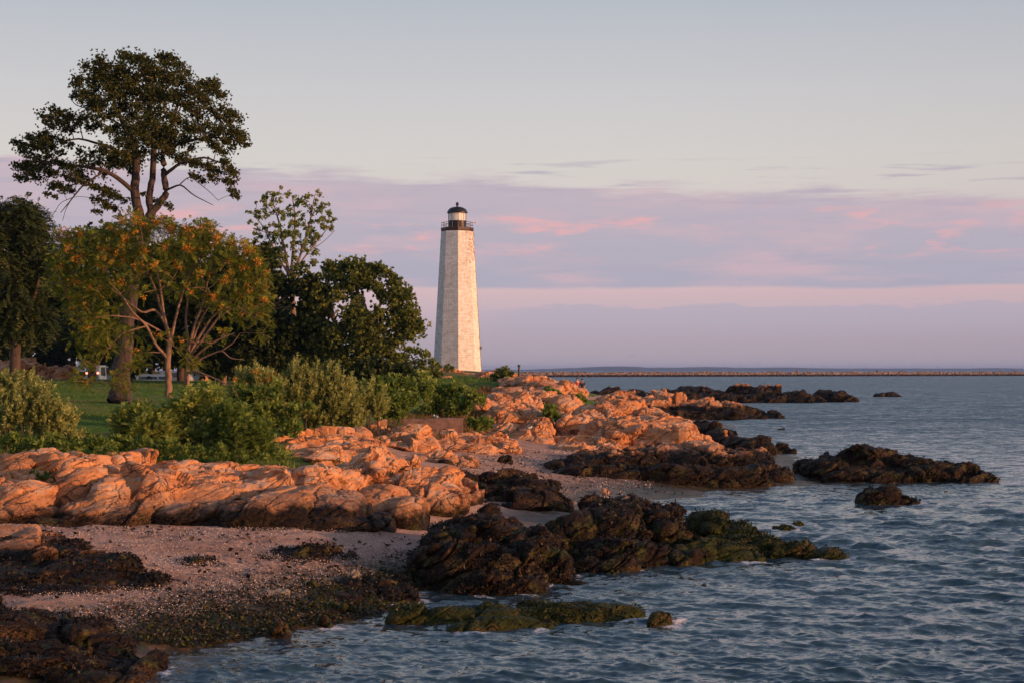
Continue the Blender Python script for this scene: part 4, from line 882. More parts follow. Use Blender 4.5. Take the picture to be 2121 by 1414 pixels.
OAK = [(265,330,13,-2.2),(290,315,15,-2.2),(320,300,17,-2.2),(345,312,13,-2.2),(300,285,17,-2),(270,300,14,-2),(250,338,12,-2),(330,275,16,-2),(360,290,14,-2),(285,335,10,-2.2),(267,122,18),(297,128,18),(336,124,14),(356,125,12),(380,146,14),(214,137,20),(190,146,16),(184,173,20),(169,190,15),(223,164,28),(261,152,28),(309,155,28),(350,158,26),(386,179,20),(425,179,17),(443,173,13),(455,194,12),(416,202,22),(377,208,26),(327,194,30),(282,194,30),(238,200,28),(193,203,20),(167,206,13),
 (208,226,20),(253,226,20),(303,232,22),(351,238,20),(401,232,18),(434,226,16),(469,229,14),(487,244,13),(463,250,14),(125,235,14),(104,247,14),(140,244,16),(166,250,15),(113,262,14),(137,262,13),(208,259,18),(238,262,15),(267,250,14),
 (45,298,11),(68,289,14),(92,286,15),(113,286,11),(53,316,13),(83,310,16),(107,307,12),(149,304,10),(45,345,11),(65,342,14),(89,336,14),(113,333,10),(45,369,9),(68,363,12),(95,354,12),(143,345,12),(137,369,13),(119,387,12),(140,390,9),(104,404,6),(163,360,15),(178,381,13),(190,345,16),(208,333,16),(238,321,17),(252,342,16),(273,327,18),(267,304,14),
 (312,286,22),(297,306,16),(336,283,20),(321,262,20),(362,277,20),(386,262,18),(380,295,14),(416,274,18),(440,268,16),(463,274,16),(487,274,16),(502,295,9),(499,280,11),(475,298,15),(455,312,11),(434,298,11),
 (371,327,12),(395,336,13),(422,345,13),(446,351,13),(469,342,12),(481,357,11),(475,375,10),(484,396,8),(487,408,6),(410,369,9),(440,369,8),(356,321,13),(214,393,12),(232,405,13),(208,416,10),(226,428,11),(250,410,8),(202,440,6),(309,410,7),(345,425,7)]
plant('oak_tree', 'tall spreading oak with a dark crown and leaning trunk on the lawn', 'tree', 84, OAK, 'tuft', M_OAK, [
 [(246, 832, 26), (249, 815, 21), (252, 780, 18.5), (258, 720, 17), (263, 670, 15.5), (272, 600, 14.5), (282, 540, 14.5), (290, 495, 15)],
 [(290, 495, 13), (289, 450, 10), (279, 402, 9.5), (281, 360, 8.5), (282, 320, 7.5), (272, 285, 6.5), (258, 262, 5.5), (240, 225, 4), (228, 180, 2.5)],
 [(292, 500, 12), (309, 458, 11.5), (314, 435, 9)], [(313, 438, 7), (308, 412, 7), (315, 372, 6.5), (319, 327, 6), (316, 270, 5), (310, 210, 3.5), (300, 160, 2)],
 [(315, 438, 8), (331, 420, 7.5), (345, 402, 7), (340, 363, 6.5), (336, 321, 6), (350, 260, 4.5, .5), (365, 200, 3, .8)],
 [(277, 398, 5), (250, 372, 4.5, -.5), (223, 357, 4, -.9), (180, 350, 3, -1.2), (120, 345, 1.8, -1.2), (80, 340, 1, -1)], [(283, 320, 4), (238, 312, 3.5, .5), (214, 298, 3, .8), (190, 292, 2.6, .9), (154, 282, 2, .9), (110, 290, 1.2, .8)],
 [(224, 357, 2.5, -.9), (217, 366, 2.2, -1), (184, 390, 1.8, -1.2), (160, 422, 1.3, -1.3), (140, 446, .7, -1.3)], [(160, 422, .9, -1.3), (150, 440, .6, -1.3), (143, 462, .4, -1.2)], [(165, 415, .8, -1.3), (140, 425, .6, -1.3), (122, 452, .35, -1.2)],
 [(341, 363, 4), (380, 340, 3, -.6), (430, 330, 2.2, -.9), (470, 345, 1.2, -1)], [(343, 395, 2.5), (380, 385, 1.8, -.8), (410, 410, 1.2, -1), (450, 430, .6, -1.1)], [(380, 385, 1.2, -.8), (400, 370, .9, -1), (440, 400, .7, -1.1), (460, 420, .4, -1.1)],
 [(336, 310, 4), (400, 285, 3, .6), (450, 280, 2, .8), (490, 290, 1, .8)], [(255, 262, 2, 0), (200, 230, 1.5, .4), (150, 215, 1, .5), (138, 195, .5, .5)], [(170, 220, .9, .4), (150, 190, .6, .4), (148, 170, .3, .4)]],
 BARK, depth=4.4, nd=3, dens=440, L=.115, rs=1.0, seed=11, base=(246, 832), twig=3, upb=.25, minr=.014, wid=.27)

SUM = [(215,660,16),(240,680,14),(200,720,12),(235,720,12),(272,692,11),(190,680,12),(470,640,12),(500,652,12),(530,650,10),(450,618,14),(410,600,15),(360,600,13),(320,612,11),(160,700,10),(175,665,12),(540,690,8),(128,500,14),(150,492,14),(180,488,17),(210,490,18),(240,478,18),(268,462,14),(277,447,9),(300,475,20),(335,468,16),(345,458,9),(365,478,18),(395,482,18),(425,478,14),(432,468,8),(455,492,16),(485,505,15),(510,520,14),(535,545,14),(548,570,12),(550,600,11),(552,625,9),(555,670,8),(540,650,9),
 (120,530,13),(118,560,12),(112,590,10),(135,550,18),(150,520,20),(135,590,16),(150,620,14),(155,640,12),(165,570,20),(190,540,24),(190,590,22),(180,620,18),(200,650,16),(220,610,20),(230,560,24),(235,520,24),(270,500,22),(270,545,22),(265,590,18),(250,640,16),(310,520,24),(350,515,24),(395,520,24),(440,525,22),(475,540,20),(505,560,18),(520,590,16),(500,610,14),(470,585,16),(430,570,16),(385,560,15),(340,560,16),(300,565,16),(520,635,10),(210,690,12),(180,700,10),
 (172,770,10,-.6),(185,745,10,-.6),(165,790,8,-.6),(195,790,8,-.6),(255,775,10,-.4),(270,800,9,-.4),(245,795,8,-.4),(285,760,11,-.3),(300,730,10,-.3),(345,695,8,-.3),(395,745,9),(405,755,7),(435,710,6),(375,720,8),(390,705,6),(465,690,7)]
plant('twin_trunk_tree', 'spreading tree with orange seed clusters and two slim bare trunks before the oak', 'tree', 69, SUM, 'frond', M_SUMAC, [
 [(348, 850, 8), (350, 800, 7), (347, 760, 6.2), (350, 720, 5.5), (352, 700, 5)], [(352, 700, 3.8), (342, 670, 3.4), (325, 640, 3, -.3), (300, 650, 2.4, -.5), (270, 625, 1.9, -.6), (238, 600, 1.3, -.6)], [(352, 705, 3.6), (330, 640, 3, .3), (318, 600, 2.4, .4), (300, 560, 1.8, .5), (282, 530, 1.1, .5)],
 [(350, 745, 3.6), (325, 715, 3.2, -.2), (308, 675, 2.8, -.4), (282, 648, 2.3, -.7), (262, 615, 1.7, -.8), (235, 585, 1.1, -.8)], [(352, 702, 3.4), (343, 650, 2.8, -.4), (338, 590, 2.2, -.6), (325, 540, 1.4, -.7)],
 [(354, 705, 3.4), (366, 650, 2.8), (378, 600, 2.2, .2), (392, 560, 1.6, .3), (410, 530, 1, .3)], [(340, 690, 2.2), (290, 660, 1.8, -.6), (245, 655, 1.4, -.9), (205, 660, .9, -1)], [(308, 676, 1.9, -.4), (262, 690, 1.5, -.8), (225, 735, 1.1, -1), (210, 770, .7, -1)],
 [(382, 822, 6, .4), (383, 790, 5.5, .4), (386, 750, 5, .4), (388, 715, 4.5, .4)], [(388, 716, 3.2, .4), (380, 660, 2.6, .4), (388, 610, 2.2, .3), (372, 560, 1.4, .2)], [(388, 718, 3.3, .4), (402, 670, 2.8, .2), (420, 630, 2.3, 0), (432, 580, 1.6, -.1), (440, 545, 1, -.2)],
 [(387, 735, 3.2, .4), (408, 700, 2.8, .3), (435, 660, 2.4, .1), (470, 630, 1.9, 0), (510, 610, 1.3, -.2), (545, 590, .8, -.3)], [(387, 740, 3, .4), (420, 705, 2.6, -.2), (455, 660, 2.2, -.5), (495, 635, 1.7, -.8), (535, 660, 1, -.9)], [(388, 722, 2.6, .4), (412, 655, 2.1, .7), (450, 595, 1.6, 1), (480, 560, 1, 1.1)],
 [(386, 752, 2.6, .4), (415, 728, 2.2, 0), (450, 705, 1.7, -.3), (490, 690, 1, -.5)], [(387, 755, 2.6, .4), (430, 735, 2.1, .1), (460, 725, 1.6, -.1), (480, 742, 1.2, -.3), (510, 745, .7, -.4)], [(460, 726, 1.2, -.1), (485, 710, .9, -.2), (500, 690, .5, -.3)],
 [(384, 772, 2.4, .4), (404, 768, 2, .1), (440, 780, 1.7, -.2), (470, 793, 1.3, -.5), (498, 806, .9, -.7)]],
 BARK2, depth=3.0, nd=3, dens=300, L=.34, fw=.18, seed=12, base=(350, 838), twig=0, upb=.45, seeds=250, pairs=7, droop=.36, minr=.012)

def blob_fill(poly, r, rg, n):
    xs = [p[0] for p in poly]; ys = [p[1] for p in poly]; out = []
    def inside(x, y):
        c = False; j = len(poly) - 1
        for i in range(len(poly)):
            if (poly[i][1] > y) != (poly[j][1] > y) and x < (poly[j][0] - poly[i][0]) * (y - poly[i][1]) / (poly[j][1] - poly[i][1] + 1e-9) + poly[i][0]: c = not c
            j = i
        return c
    while len(out) < n:
        x, y = rg.uniform(min(xs), max(xs)), rg.uniform(min(ys), max(ys))
        if inside(x, y): out.append((x, y, rg.uniform(*r)))
    return out
fr = random.Random(9)
GT = 'dark trees along the back of the lawn'
LT = blob_fill([(-70, 440), (15, 432), (45, 428), (85, 470), (100, 505), (112, 560), (118, 640), (110, 690), (-70, 700)], (22, 36), fr, 46) + [(20, 432, 12), (48, 445, 14), (76, 448, 8), (92, 442, 6), (70, 470, 9), (88, 462, 7), (40, 428, 6), (6, 440, 14), (95, 500, 9), (104, 540, 9)]
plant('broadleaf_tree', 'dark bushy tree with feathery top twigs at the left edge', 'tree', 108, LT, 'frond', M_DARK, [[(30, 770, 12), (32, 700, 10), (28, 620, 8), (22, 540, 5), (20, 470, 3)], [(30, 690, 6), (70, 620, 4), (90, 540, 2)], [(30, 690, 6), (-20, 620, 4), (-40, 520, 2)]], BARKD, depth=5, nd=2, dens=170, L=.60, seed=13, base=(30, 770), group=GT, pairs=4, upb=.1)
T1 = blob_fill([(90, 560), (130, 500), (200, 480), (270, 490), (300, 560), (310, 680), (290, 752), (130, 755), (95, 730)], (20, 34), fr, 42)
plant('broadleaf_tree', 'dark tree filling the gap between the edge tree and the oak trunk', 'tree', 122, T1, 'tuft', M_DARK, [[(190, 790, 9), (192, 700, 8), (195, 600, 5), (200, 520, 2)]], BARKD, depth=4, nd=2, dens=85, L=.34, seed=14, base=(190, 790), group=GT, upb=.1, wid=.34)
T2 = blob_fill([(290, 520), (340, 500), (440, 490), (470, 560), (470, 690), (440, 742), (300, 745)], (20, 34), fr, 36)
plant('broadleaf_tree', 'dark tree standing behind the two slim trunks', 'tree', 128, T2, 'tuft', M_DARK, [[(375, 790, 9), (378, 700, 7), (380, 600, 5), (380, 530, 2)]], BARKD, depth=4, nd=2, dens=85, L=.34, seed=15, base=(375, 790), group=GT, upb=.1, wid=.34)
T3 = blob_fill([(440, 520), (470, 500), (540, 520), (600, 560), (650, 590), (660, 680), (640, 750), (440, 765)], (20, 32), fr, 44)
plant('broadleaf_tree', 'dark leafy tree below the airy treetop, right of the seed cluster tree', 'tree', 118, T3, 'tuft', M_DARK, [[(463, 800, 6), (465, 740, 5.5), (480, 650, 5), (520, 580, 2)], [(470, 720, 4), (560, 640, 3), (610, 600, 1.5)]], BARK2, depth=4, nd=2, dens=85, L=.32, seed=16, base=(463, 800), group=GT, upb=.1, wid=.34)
WT = blob_fill([(518, 445), (545, 402), (600, 396), (640, 402), (662, 398), (690, 440), (690, 468), (662, 505), (655, 560), (560, 590), (520, 560), (528, 490)], (3.6, 6.6), fr, 260) + blob_fill([(515, 500), (600, 500), (650, 540), (640, 610), (540, 620)], (10, 15), fr, 26) + [(530, 420, 4), (553, 398, 4), (583, 390, 4), (658, 396, 4), (682, 424, 4), (694, 455, 4), (516, 462, 4), (515, 440, 4)]
plant('airy_tree', 'tall airy tree with thin fanning limbs and sparse leaves behind the shrubs', 'tree', 128, WT, 'tuft', M_AIRY, [[(612, 770, 7), (610, 690, 6), (606, 620, 5), (600, 570, 4)], [(600, 575, 3.2), (590, 520, 2.6), (578, 460, 1.8), (562, 408, .8)], [(602, 575, 3.2), (608, 510, 2.6), (612, 450, 1.8), (605, 405, .8)], [(604, 580, 3.2), (622, 530, 2.6), (640, 470, 1.8), (652, 405, .8)], [(612, 560, 2), (640, 520, 1.6), (665, 490, 1.2), (690, 460, .5)], [(598, 570, 2.4), (570, 520, 1.8), (545, 470, 1.2), (525, 440, .6)], [(640, 520, 1, .3), (670, 500, .7, .3), (692, 478, .3, .3)]], BARK2, depth=2.6, nd=1, dens=330, L=.14, seed=17, base=(612, 770), twig=1, upb=.5, minr=.022, wid=.3, wind=(-.5, 0, 0))
RT = blob_fill([(632, 600), (660, 562), (700, 548), (750, 546), (790, 552), (820, 578), (850, 618), (866, 655), (862, 698), (838, 712), (822, 745), (640, 765)], (15, 23), fr, 92) + [(765,553,12),(735,551,12),(705,553,12),(802,566,11),(828,592,10),(850,632,10),(864,668,9),(690,556,11),(720,550,10),(750,552,10),(785,556,9),(812,574,9),(842,612,8),(862,650,8),(866,682,8),(846,697,9),(660,575,11)]
plant('round_tree', 'rounded dark green tree left of the lighthouse with sky gaps through its crown', 'tree', 118, RT, 'tuft', M_MID, [[(782, 770, 5), (780, 720, 4.5), (770, 680, 4), (755, 630, 3), (735, 590, 2)], [(782, 755, 4), (795, 690, 3.2), (810, 640, 2.2), (825, 610, 1.2)], [(700, 770, 6), (700, 710, 5), (690, 650, 3.5), (680, 600, 2)], [(776, 700, 2.6), (785, 650, 2.2), (790, 600, 1.4)], [(795, 690, 2, .3), (830, 670, 1.5, .3), (850, 650, .8, .3)], [(700, 720, 3), (720, 670, 2.4, .4), (735, 620, 1.5, .5)]], BARK2, depth=3.6, nd=2, dens=150, L=.22, seed=18, base=(740, 770), twig=1, upb=.35, minr=.018, wid=.32)
plant('low_tree', 'low spreading bush tree at the left foot of the lighthouse', 'tree', 160, [(835, 738, 14), (850, 725, 12), (868, 728, 11), (882, 736, 10), (842, 752, 14), (870, 750, 14), (895, 750, 9), (908, 756, 8), (925, 760, 6), (938, 764, 5), (820, 752, 14), (800, 760, 16), (895, 762, 8), (850, 768, 12)], 'tuft', M_MID, [[(862, 778, 3), (860, 755, 2.4), (852, 735, 1.4)], [(860, 760, 2), (880, 745, 1.2)]], BARKD, depth=3, nd=2, dens=80, L=.26, seed=19, base=(862, 778), upb=.4, wid=.34)

GB = 'trees far behind the lawn'
bw_ = [(-40, 560, 95, 200), (55, 590, 80, 215), (150, 575, 85, 235), (235, 590, 75, 210), (315, 570, 80, 240), (395, 560, 80, 220), (470, 580, 75, 200), (545, 610, 75, 195), (615, 640, 70, 180)]
bl_ = ['leftmost of the far dark trees beyond the knoll', 'far dark tree over the orange knoll', 'far dark tree left of the oak trunk, behind the lawn', 'far dark tree directly behind the oak trunk', 'far dark tree between the oak trunk and the slim trunks', 'far dark tree right behind the slim trunks', 'far dark tree behind the bare low branch', 'far dark tree behind the silvery shrubs', 'far dark tree left behind the round tree']
for k_, ((px_, pt_, hw_, Y_), lb_) in enumerate(zip(bw_, bl_)):
    pb_ = 766 + (5 - gz1((px_ - CX) / F * Y_, Y_)) * F / Y_
    lo_ = pb_ - fr.uniform(14, 26) if k_ in (2, 3, 4, 5) else pb_ - 6
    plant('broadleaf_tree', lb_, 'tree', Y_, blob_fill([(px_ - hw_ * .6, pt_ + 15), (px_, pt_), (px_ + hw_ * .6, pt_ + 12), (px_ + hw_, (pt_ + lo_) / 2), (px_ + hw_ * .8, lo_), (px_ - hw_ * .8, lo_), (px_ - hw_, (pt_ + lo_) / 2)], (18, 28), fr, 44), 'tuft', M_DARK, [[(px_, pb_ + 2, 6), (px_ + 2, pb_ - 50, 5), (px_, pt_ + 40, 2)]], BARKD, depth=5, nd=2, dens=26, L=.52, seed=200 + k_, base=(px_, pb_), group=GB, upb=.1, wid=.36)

SH = dict(cat='shrub', leaf='frond', fw=.16, stems=10, upb=1.5, flat=1.05, trunkname='stems', crownname='foliage', bark=BARK2)
def shrub(label, Y, poly, r, n, mat, seed, depth=1.2, dens=60, L=.34, extra=(), nd=2, pairs=8, droop=.38, base=None, **kw):
    g = random.Random(seed); d = dict(SH); d.update(kw)
    if d['leaf'] == 'tuft': d['stems'] = 0
    else: d['bark'] = BARKD
    return plant('shrub', label, d.pop('cat'), Y, blob_fill(poly, r, g, n) + list(extra), d.pop('leaf'), mat, depth=depth, nd=nd, dens=dens, L=L, seed=seed, base=base or (sum(p[0] for p in poly) / len(poly), max(p[1] for p in poly)), pairs=pairs, droop=droop, **d)
shrub('broad dark shrub with pale tips at the left edge above the ledge', 54, [(-40, 803), (20, 800), (60, 800), (92, 828), (118, 856), (140, 886), (160, 885), (150, 925), (-40, 930)], (12, 20), 46, M_SILVER, 101, depth=1.6, dens=150, L=.30, extra=[(14, 796, 8), (40, 792, 7), (62, 794, 7), (85, 820, 7), (105, 843, 7), (128, 870, 7), (148, 870, 6)], leaf='plume')
shrub('fern leaved sumac bush at the left end of the lawn shrubs', 55, [(222, 880), (250, 862), (290, 846), (350, 836), (375, 850), (370, 935), (240, 925)], (10, 16), 38, M_SHRUB, 102, dens=480, L=.36, extra=[(240, 862, 7), (262, 858, 7)])
shrub('tall fern leaved sumac bush in front of the two slim trunks', 55.5, [(320, 860), (360, 830), (400, 818), (445, 815), (470, 840), (470, 940), (340, 940)], (11, 18), 36, M_SHRUB, 103, dens=480, L=.37, extra=[(350, 838, 8), (385, 816, 8), (420, 806, 8), (445, 808, 7)])
shrub('bright green fern leaved bush sloping down onto the orange ledge', 55, [(450, 850), (500, 850), (540, 880), (575, 920), (600, 952), (480, 950), (450, 930)], (11, 17), 32, M_IVY, 104, dens=540, L=.29, extra=[(470, 842, 7), (505, 845, 7), (545, 880, 7)])
shrub('silvery shrub with orange leaf tips, leftmost of the silvery shrubs', 63, [(470, 816), (500, 791), (545, 786), (575, 806), (580, 880), (480, 870)], (10, 16), 32, M_SILVER, 105, dens=150, L=.30, extra=[(500, 781, 7), (525, 772, 7), (552, 780, 7)], seeds=26, leaf='plume')
shrub('silvery shrub in the middle of the three silvery shrubs', 64, [(570, 816), (600, 786), (640, 781), (660, 816), (660, 880), (575, 885)], (10, 16), 32, M_SILVER, 106, dens=150, L=.30, extra=[(600, 774, 7), (608, 764, 5), (628, 776, 7), (646, 788, 6)], leaf='plume')
shrub('tallest silvery shrub, rightmost of the three, above the orange hump', 64.5, [(640, 806), (665, 781), (700, 786), (730, 826), (740, 876), (720, 892), (640, 890)], (10, 16), 34, M_SILVER, 107, dens=150, L=.30, extra=[(655, 774, 7), (675, 772, 7), (700, 778, 7), (722, 806, 6), (735, 834, 6)], leaf='plume')
shrub('small pale tipped shrub standing apart right of the silvery shrubs', 76, [(735, 816), (760, 804), (790, 816), (800, 846), (780, 871), (740, 871)], (8, 12), 18, M_SILVER, 108, dens=150, L=.30, extra=[(748, 804, 5), (770, 800, 5), (792, 816, 5)], leaf='plume')
shrub('dark low thicket under the round tree', 108, [(660, 765), (720, 755), (800, 752), (850, 765), (840, 790), (670, 800)], (10, 15), 30, M_DARK, 109, dens=85, L=.36, depth=2.5, leaf='tuft', upb=.4, wid=.34)
shrub('leafy green vine bank on the slope, left half', 92, [(790, 800), (820, 785), (870, 790), (890, 810), (890, 850), (800, 862)], (9, 14), 26, M_IVY, 110, dens=150, L=.22, depth=2.2, leaf='tuft', upb=.5, wid=.32)
shrub('leafy green vine bank on the slope, right half', 94, [(885, 800), (930, 798), (975, 808), (1005, 820), (990, 850), (895, 855)], (8, 12), 26, M_IVY, 111, dens=150, L=.22, depth=2.2, leaf='tuft', upb=.5, wid=.32)
shrub('green thicket between the low tree and the pinkish rock apron', 150, [(800, 770), (860, 762), (930, 768), (945, 776), (870, 785), (810, 795)], (6, 10), 20, M_MID, 112, dens=80, L=.30, depth=3, leaf='tuft', upb=.5, wid=.34)
shrub('upright bush on the rocks right of the lighthouse', 146, [(1022, 775), (1040, 768), (1060, 775), (1068, 800), (1030, 800)], (6, 9), 16, M_MID, 113, dens=100, L=.30, depth=1.4, extra=[(1030, 768, 4), (1047, 764, 4), (1060, 772, 4)], leaf='tuft', upb=1.2, wid=.22)
shrub('narrow green bush in the cleft beside the big orange block', 96, [(1130, 850), (1145, 845), (1158, 870), (1155, 905), (1135, 905)], (6, 9), 14, M_IVY, 114, dens=200, L=.22, depth=1, leaf='tuft', upb=.8, wid=.25)
shrub('small green bush on the headland crest', 120, [(1130, 808), (1150, 806), (1160, 818), (1150, 828), (1135, 824)], (5, 7), 10, M_IVY, 115, dens=160, L=.24, depth=1, leaf='tuft', upb=.8, wid=.25)
shrub('green tuft low on the right side of the headland crest', 118, [(1180, 818), (1205, 822), (1215, 835), (1190, 836)], (4, 7), 9, M_IVY, 116, dens=160, L=.24, depth=1, leaf='tuft', upb=.8, wid=.25)
shrub('low dark weeds along the top of the ledge under the left shrub', 51, [(-30, 905), (60, 905), (150, 900), (215, 905), (220, 930), (120, 925), (0, 935)], (7, 11), 30, M_IVY, 117, dens=300, L=.15, depth=1.0, leaf='tuft', upb=.8, wid=.2)
shrub('trailing green weeds hanging in the crack of the ledge', 48.6, [(205, 925), (235, 925), (240, 960), (225, 965), (212, 950)], (4, 7), 12, M_IVY, 118, dens=160, L=.14, depth=.5, leaf='tuft', upb=.5, wid=.2)
shrub('grassy green tuft growing on the left slabs of the ledge', 46.2, [(50, 985), (90, 982), (100, 995), (60, 1000)], (4, 6), 10, M_GRASS, 119, dens=160, L=.2, depth=.5, leaf='tuft', upb=1.4, wid=.12)
shrub('low green weeds beside the concrete block', 85, [(960, 870), (1010, 868), (1030, 880), (980, 890)], (5, 8), 14, M_IVY, 120, dens=180, L=.2, depth=1, leaf='tuft', upb=.6, wid=.28)

def blades(name, label, polys, mat, n, h, seed, cat_kind='stuff'):
    """grass standing on the ground inside a plan polygon given as photo points at a distance: (px, Y)"""
    rn = np.random.default_rng(seed); B = []
    for poly in polys:
        Ps = [((p[0] - CX) / F * p[1], p[1]) for p in poly]; xs = [p[0] for p in Ps]; ys = [p[1] for p in Ps]; k = 0; need = n // len(polys)
        X = rn.uniform(min(xs), max(xs), need * 6); Yv = rn.uniform(min(ys), max(ys), need * 6); ins = np.zeros(len(X), bool); j = len(Ps) - 1
        for i in range(len(Ps)):
            c = ((Ps[i][1] > Yv) != (Ps[j][1] > Yv)) & (X < (Ps[j][0] - Ps[i][0]) * (Yv - Ps[i][1]) / (Ps[j][1] - Ps[i][1] + 1e-9) + Ps[i][0]); ins ^= c; j = i
        X, Yv = X[ins][:need], Yv[ins][:need]; B.append(np.stack([X, Yv, gz(X, Yv) - .02], 1))
    B = np.concatenate(B); m = len(B); pat = np.clip(.6 + .9 * fbm(B * .5, 3, seed), .15, 1.6)[:, None]
    H = h * rn.uniform(.5, 1.3, (m, 1)) * pat; a = rn.uniform(0, 6.28, m); lean = np.stack([np.cos(a), np.sin(a), a * 0], 1) * rn.uniform(.1, .6, (m, 1)); D = unit(lean + np.array([-.15, 0, 1.0]))
    S = unit(np.cross(D, rn.normal(0, 1, (m, 3)))); V = leaf_quads(B, D, S, H, np.maximum(H * .05, .012 * np.ones_like(H) * (B[:, 1:2] / 60))).reshape(-1, 3)
    tag(mk(name, V, np.arange(len(V)).reshape(-1, 4), mat, None, (float(B[0, 0]), float(B[0, 1]), float(B[0, 2])), False, rnd=np.repeat(np.clip(rn.normal(.5, .2, m), 0, 1), 4)), label, None, None, 'stuff')
shrub('leafy green bush filling the slope below the round tree', 84, [(730, 800), (790, 785), (830, 800), (850, 850), (800, 868), (740, 860)], (9, 14), 26, M_IVY, 121, dens=150, L=.22, depth=1.8, leaf='tuft', upb=.5, wid=.3)
shrub('pale leafy bush between the vine bank and the low tree', 118, [(790, 790), (830, 770), (880, 772), (900, 795), (860, 810), (800, 812)], (8, 12), 24, M_SHRUB, 122, dens=100, L=.28, depth=2, leaf='tuft', upb=.5, wid=.3)
shrub('low green weeds along the foot of the sumac bushes on the ledge', 52.6, [(225, 905), (330, 915), (440, 928), (560, 935), (605, 952), (480, 955), (330, 940), (230, 925)], (7, 11), 40, M_IVY, 123, dens=300, L=.15, depth=1.0, leaf='tuft', upb=.8, wid=.2)
shrub('dark leafy bush half hidden between the sumac bushes and the silvery shrubs', 60, [(430, 830), (480, 800), (560, 800), (640, 830), (660, 885), (560, 900), (450, 880)], (10, 15), 40, M_IVY, 124, dens=200, L=.2, depth=1.2, leaf='tuft', upb=.8, wid=.22)
blades('lawn_grass', 'short green lawn grass', [[(-60, 57), (700, 57), (620, 100), (-200, 100)]], M_GRASS, 42000, .11, 301)
blades('rough_grass', 'rough grass on the far lawn and knoll', [[(-200, 100), (620, 100), (560, 165), (-200, 165)]], M_GRASS, 16000, .16, 302)
blades('tall_grass', 'tall dry reddish grass on the slope above the orange rocks', [[(745, 70), (960, 84), (1010, 98), (985, 104), (900, 100), (760, 84)], [(960, 98), (1060, 112), (1050, 140), (980, 130)]], M_DRY, 12000, .55, 303)
blades('slope_grass', 'green grass on the headland slope below the lighthouse', [[(840, 100), (1020, 112), (1090, 150), (1040, 185), (830, 170)]], M_GRASS, 12000, .38, 304)
blades('fringe_grass', 'grass fringe along the top of the orange ledge', [[(-30, 50.6), (620, 53.5), (640, 58), (-30, 56)]], M_IVY, 9000, .26, 305)

# shells and grit on the beach, weed litter on the cobbles
def litter(name, label, poly, n, size, mat, seed, zlo, zhi, tilt=.7):
    rn = np.random.default_rng(seed); pts = np.array([G(*p)[:2] for p in poly]); lo, hi = pts.min(0), pts.max(0); Q = rn.uniform(lo, hi, (n * 6, 2)); ins = np.zeros(len(Q), bool); j = len(pts) - 1
    for i in range(len(pts)):
        c = ((pts[i, 1] > Q[:, 1]) != (pts[j, 1] > Q[:, 1])) & (Q[:, 0] < (pts[j, 0] - pts[i, 0]) * (Q[:, 1] - pts[i, 1]) / (pts[j, 1] - pts[i, 1] + 1e-9) + pts[i, 0]); ins ^= c; j = i
    Q = Q[ins]; z = gz(Q[:, 0], Q[:, 1]); pat = fbm(np.stack([Q[:, 0] * .8, Q[:, 1] * 1.2, z * 0], 1), 3, seed); ok = (z + .12 * pat > zlo) & (z + .30 * pat + rn.normal(0, .06, len(z)) < zhi) & (pat + rn.normal(0, .25, len(z)) > -.12); Q, z = Q[ok][:n], z[ok][:n]; m = len(Q)
    B = np.stack([Q[:, 0], Q[:, 1], z + .045], 1) + rn.normal(0, .012, (m, 3)); D = unit(np.stack([rn.normal(0, 1, m), rn.normal(0, 1, m), np.abs(rn.normal(0, tilt, m))], 1)); S = unit(np.cross(D, rn.normal(0, .5, (m, 3)) + np.array([0, 0, 1.])))
    L = size * rn.uniform(.5, 1.5, (m, 1)); V = leaf_quads(B, D, S, L, L * .4).reshape(-1, 3)
    tag(mk(name, V, np.arange(len(V)).reshape(-1, 4), mat, None, (float(B[0, 0]), float(B[0, 1]), float(z[0])), False, rnd=np.repeat(rn.random(m), 4)), label, None, None, 'stuff')
M_SHELL = leaf_material('shell', [(.1, (.30, .20, .17)), (.5, (.50, .38, .34)), (.9, (.76, .70, .67))], .05, .5)
BP = [(0, 1092, 1.), (430, 1092, 1.), (700, 1100, .85), (890, 1105, .75), (870, 1180, .4), (860, 1228, .03), (830, 1262, .0), (700, 1292, 0), (560, 1312, 0), (400, 1345, 0), (180, 1320, .3), (-60, 1290, .45), (-60, 1110, 1.)]
litter('shell_grit', 'broken white and pink shells over the beach', BP, 52000, .021, M_SHELL, 401, .30, 2.0)
litter('cove_shells', 'broken shells over the inner cove sand', [(850, 950, .9), (1250, 935, .9), (1450, 1000, .2), (1200, 1060, .3), (1130, 1000, .5), (950, 990, .7)], 5000, .045, M_SHELL, 402, .2, 2.0)
M_LIT = leaf_material('cobble_litter', [(.1, (.012, .009, .005)), (.45, (.035, .025, .013)), (.7, (.075, .055, .03)), (.95, (.20, .15, .10))], .1, .55)
litter('weed_litter', 'dark rockweed, grit and pebble litter over the cobbles', BP + [], 26000, .055, M_LIT, 403, -.05, .40, .35)
litter('algae_litter', 'green algae strands over the cobbles', BP + [], 16000, .06, M_ALGAE, 404, -.05, .30, .35)
litter('wrack_line', 'dark dry seaweed scraps along the beach', BP + [], 900, .12, M_WEED, 405, .3, 1.2, .25)
litter('cove_weed', 'dark seaweed scraps over the cove sand', [(850, 950, .9), (1250, 935, .9), (1480, 1005, .1), (1200, 1075, .2), (1130, 1000, .5), (950, 990, .7)], 1500, .09, M_WEED, 406, .05, 1.2, .25)

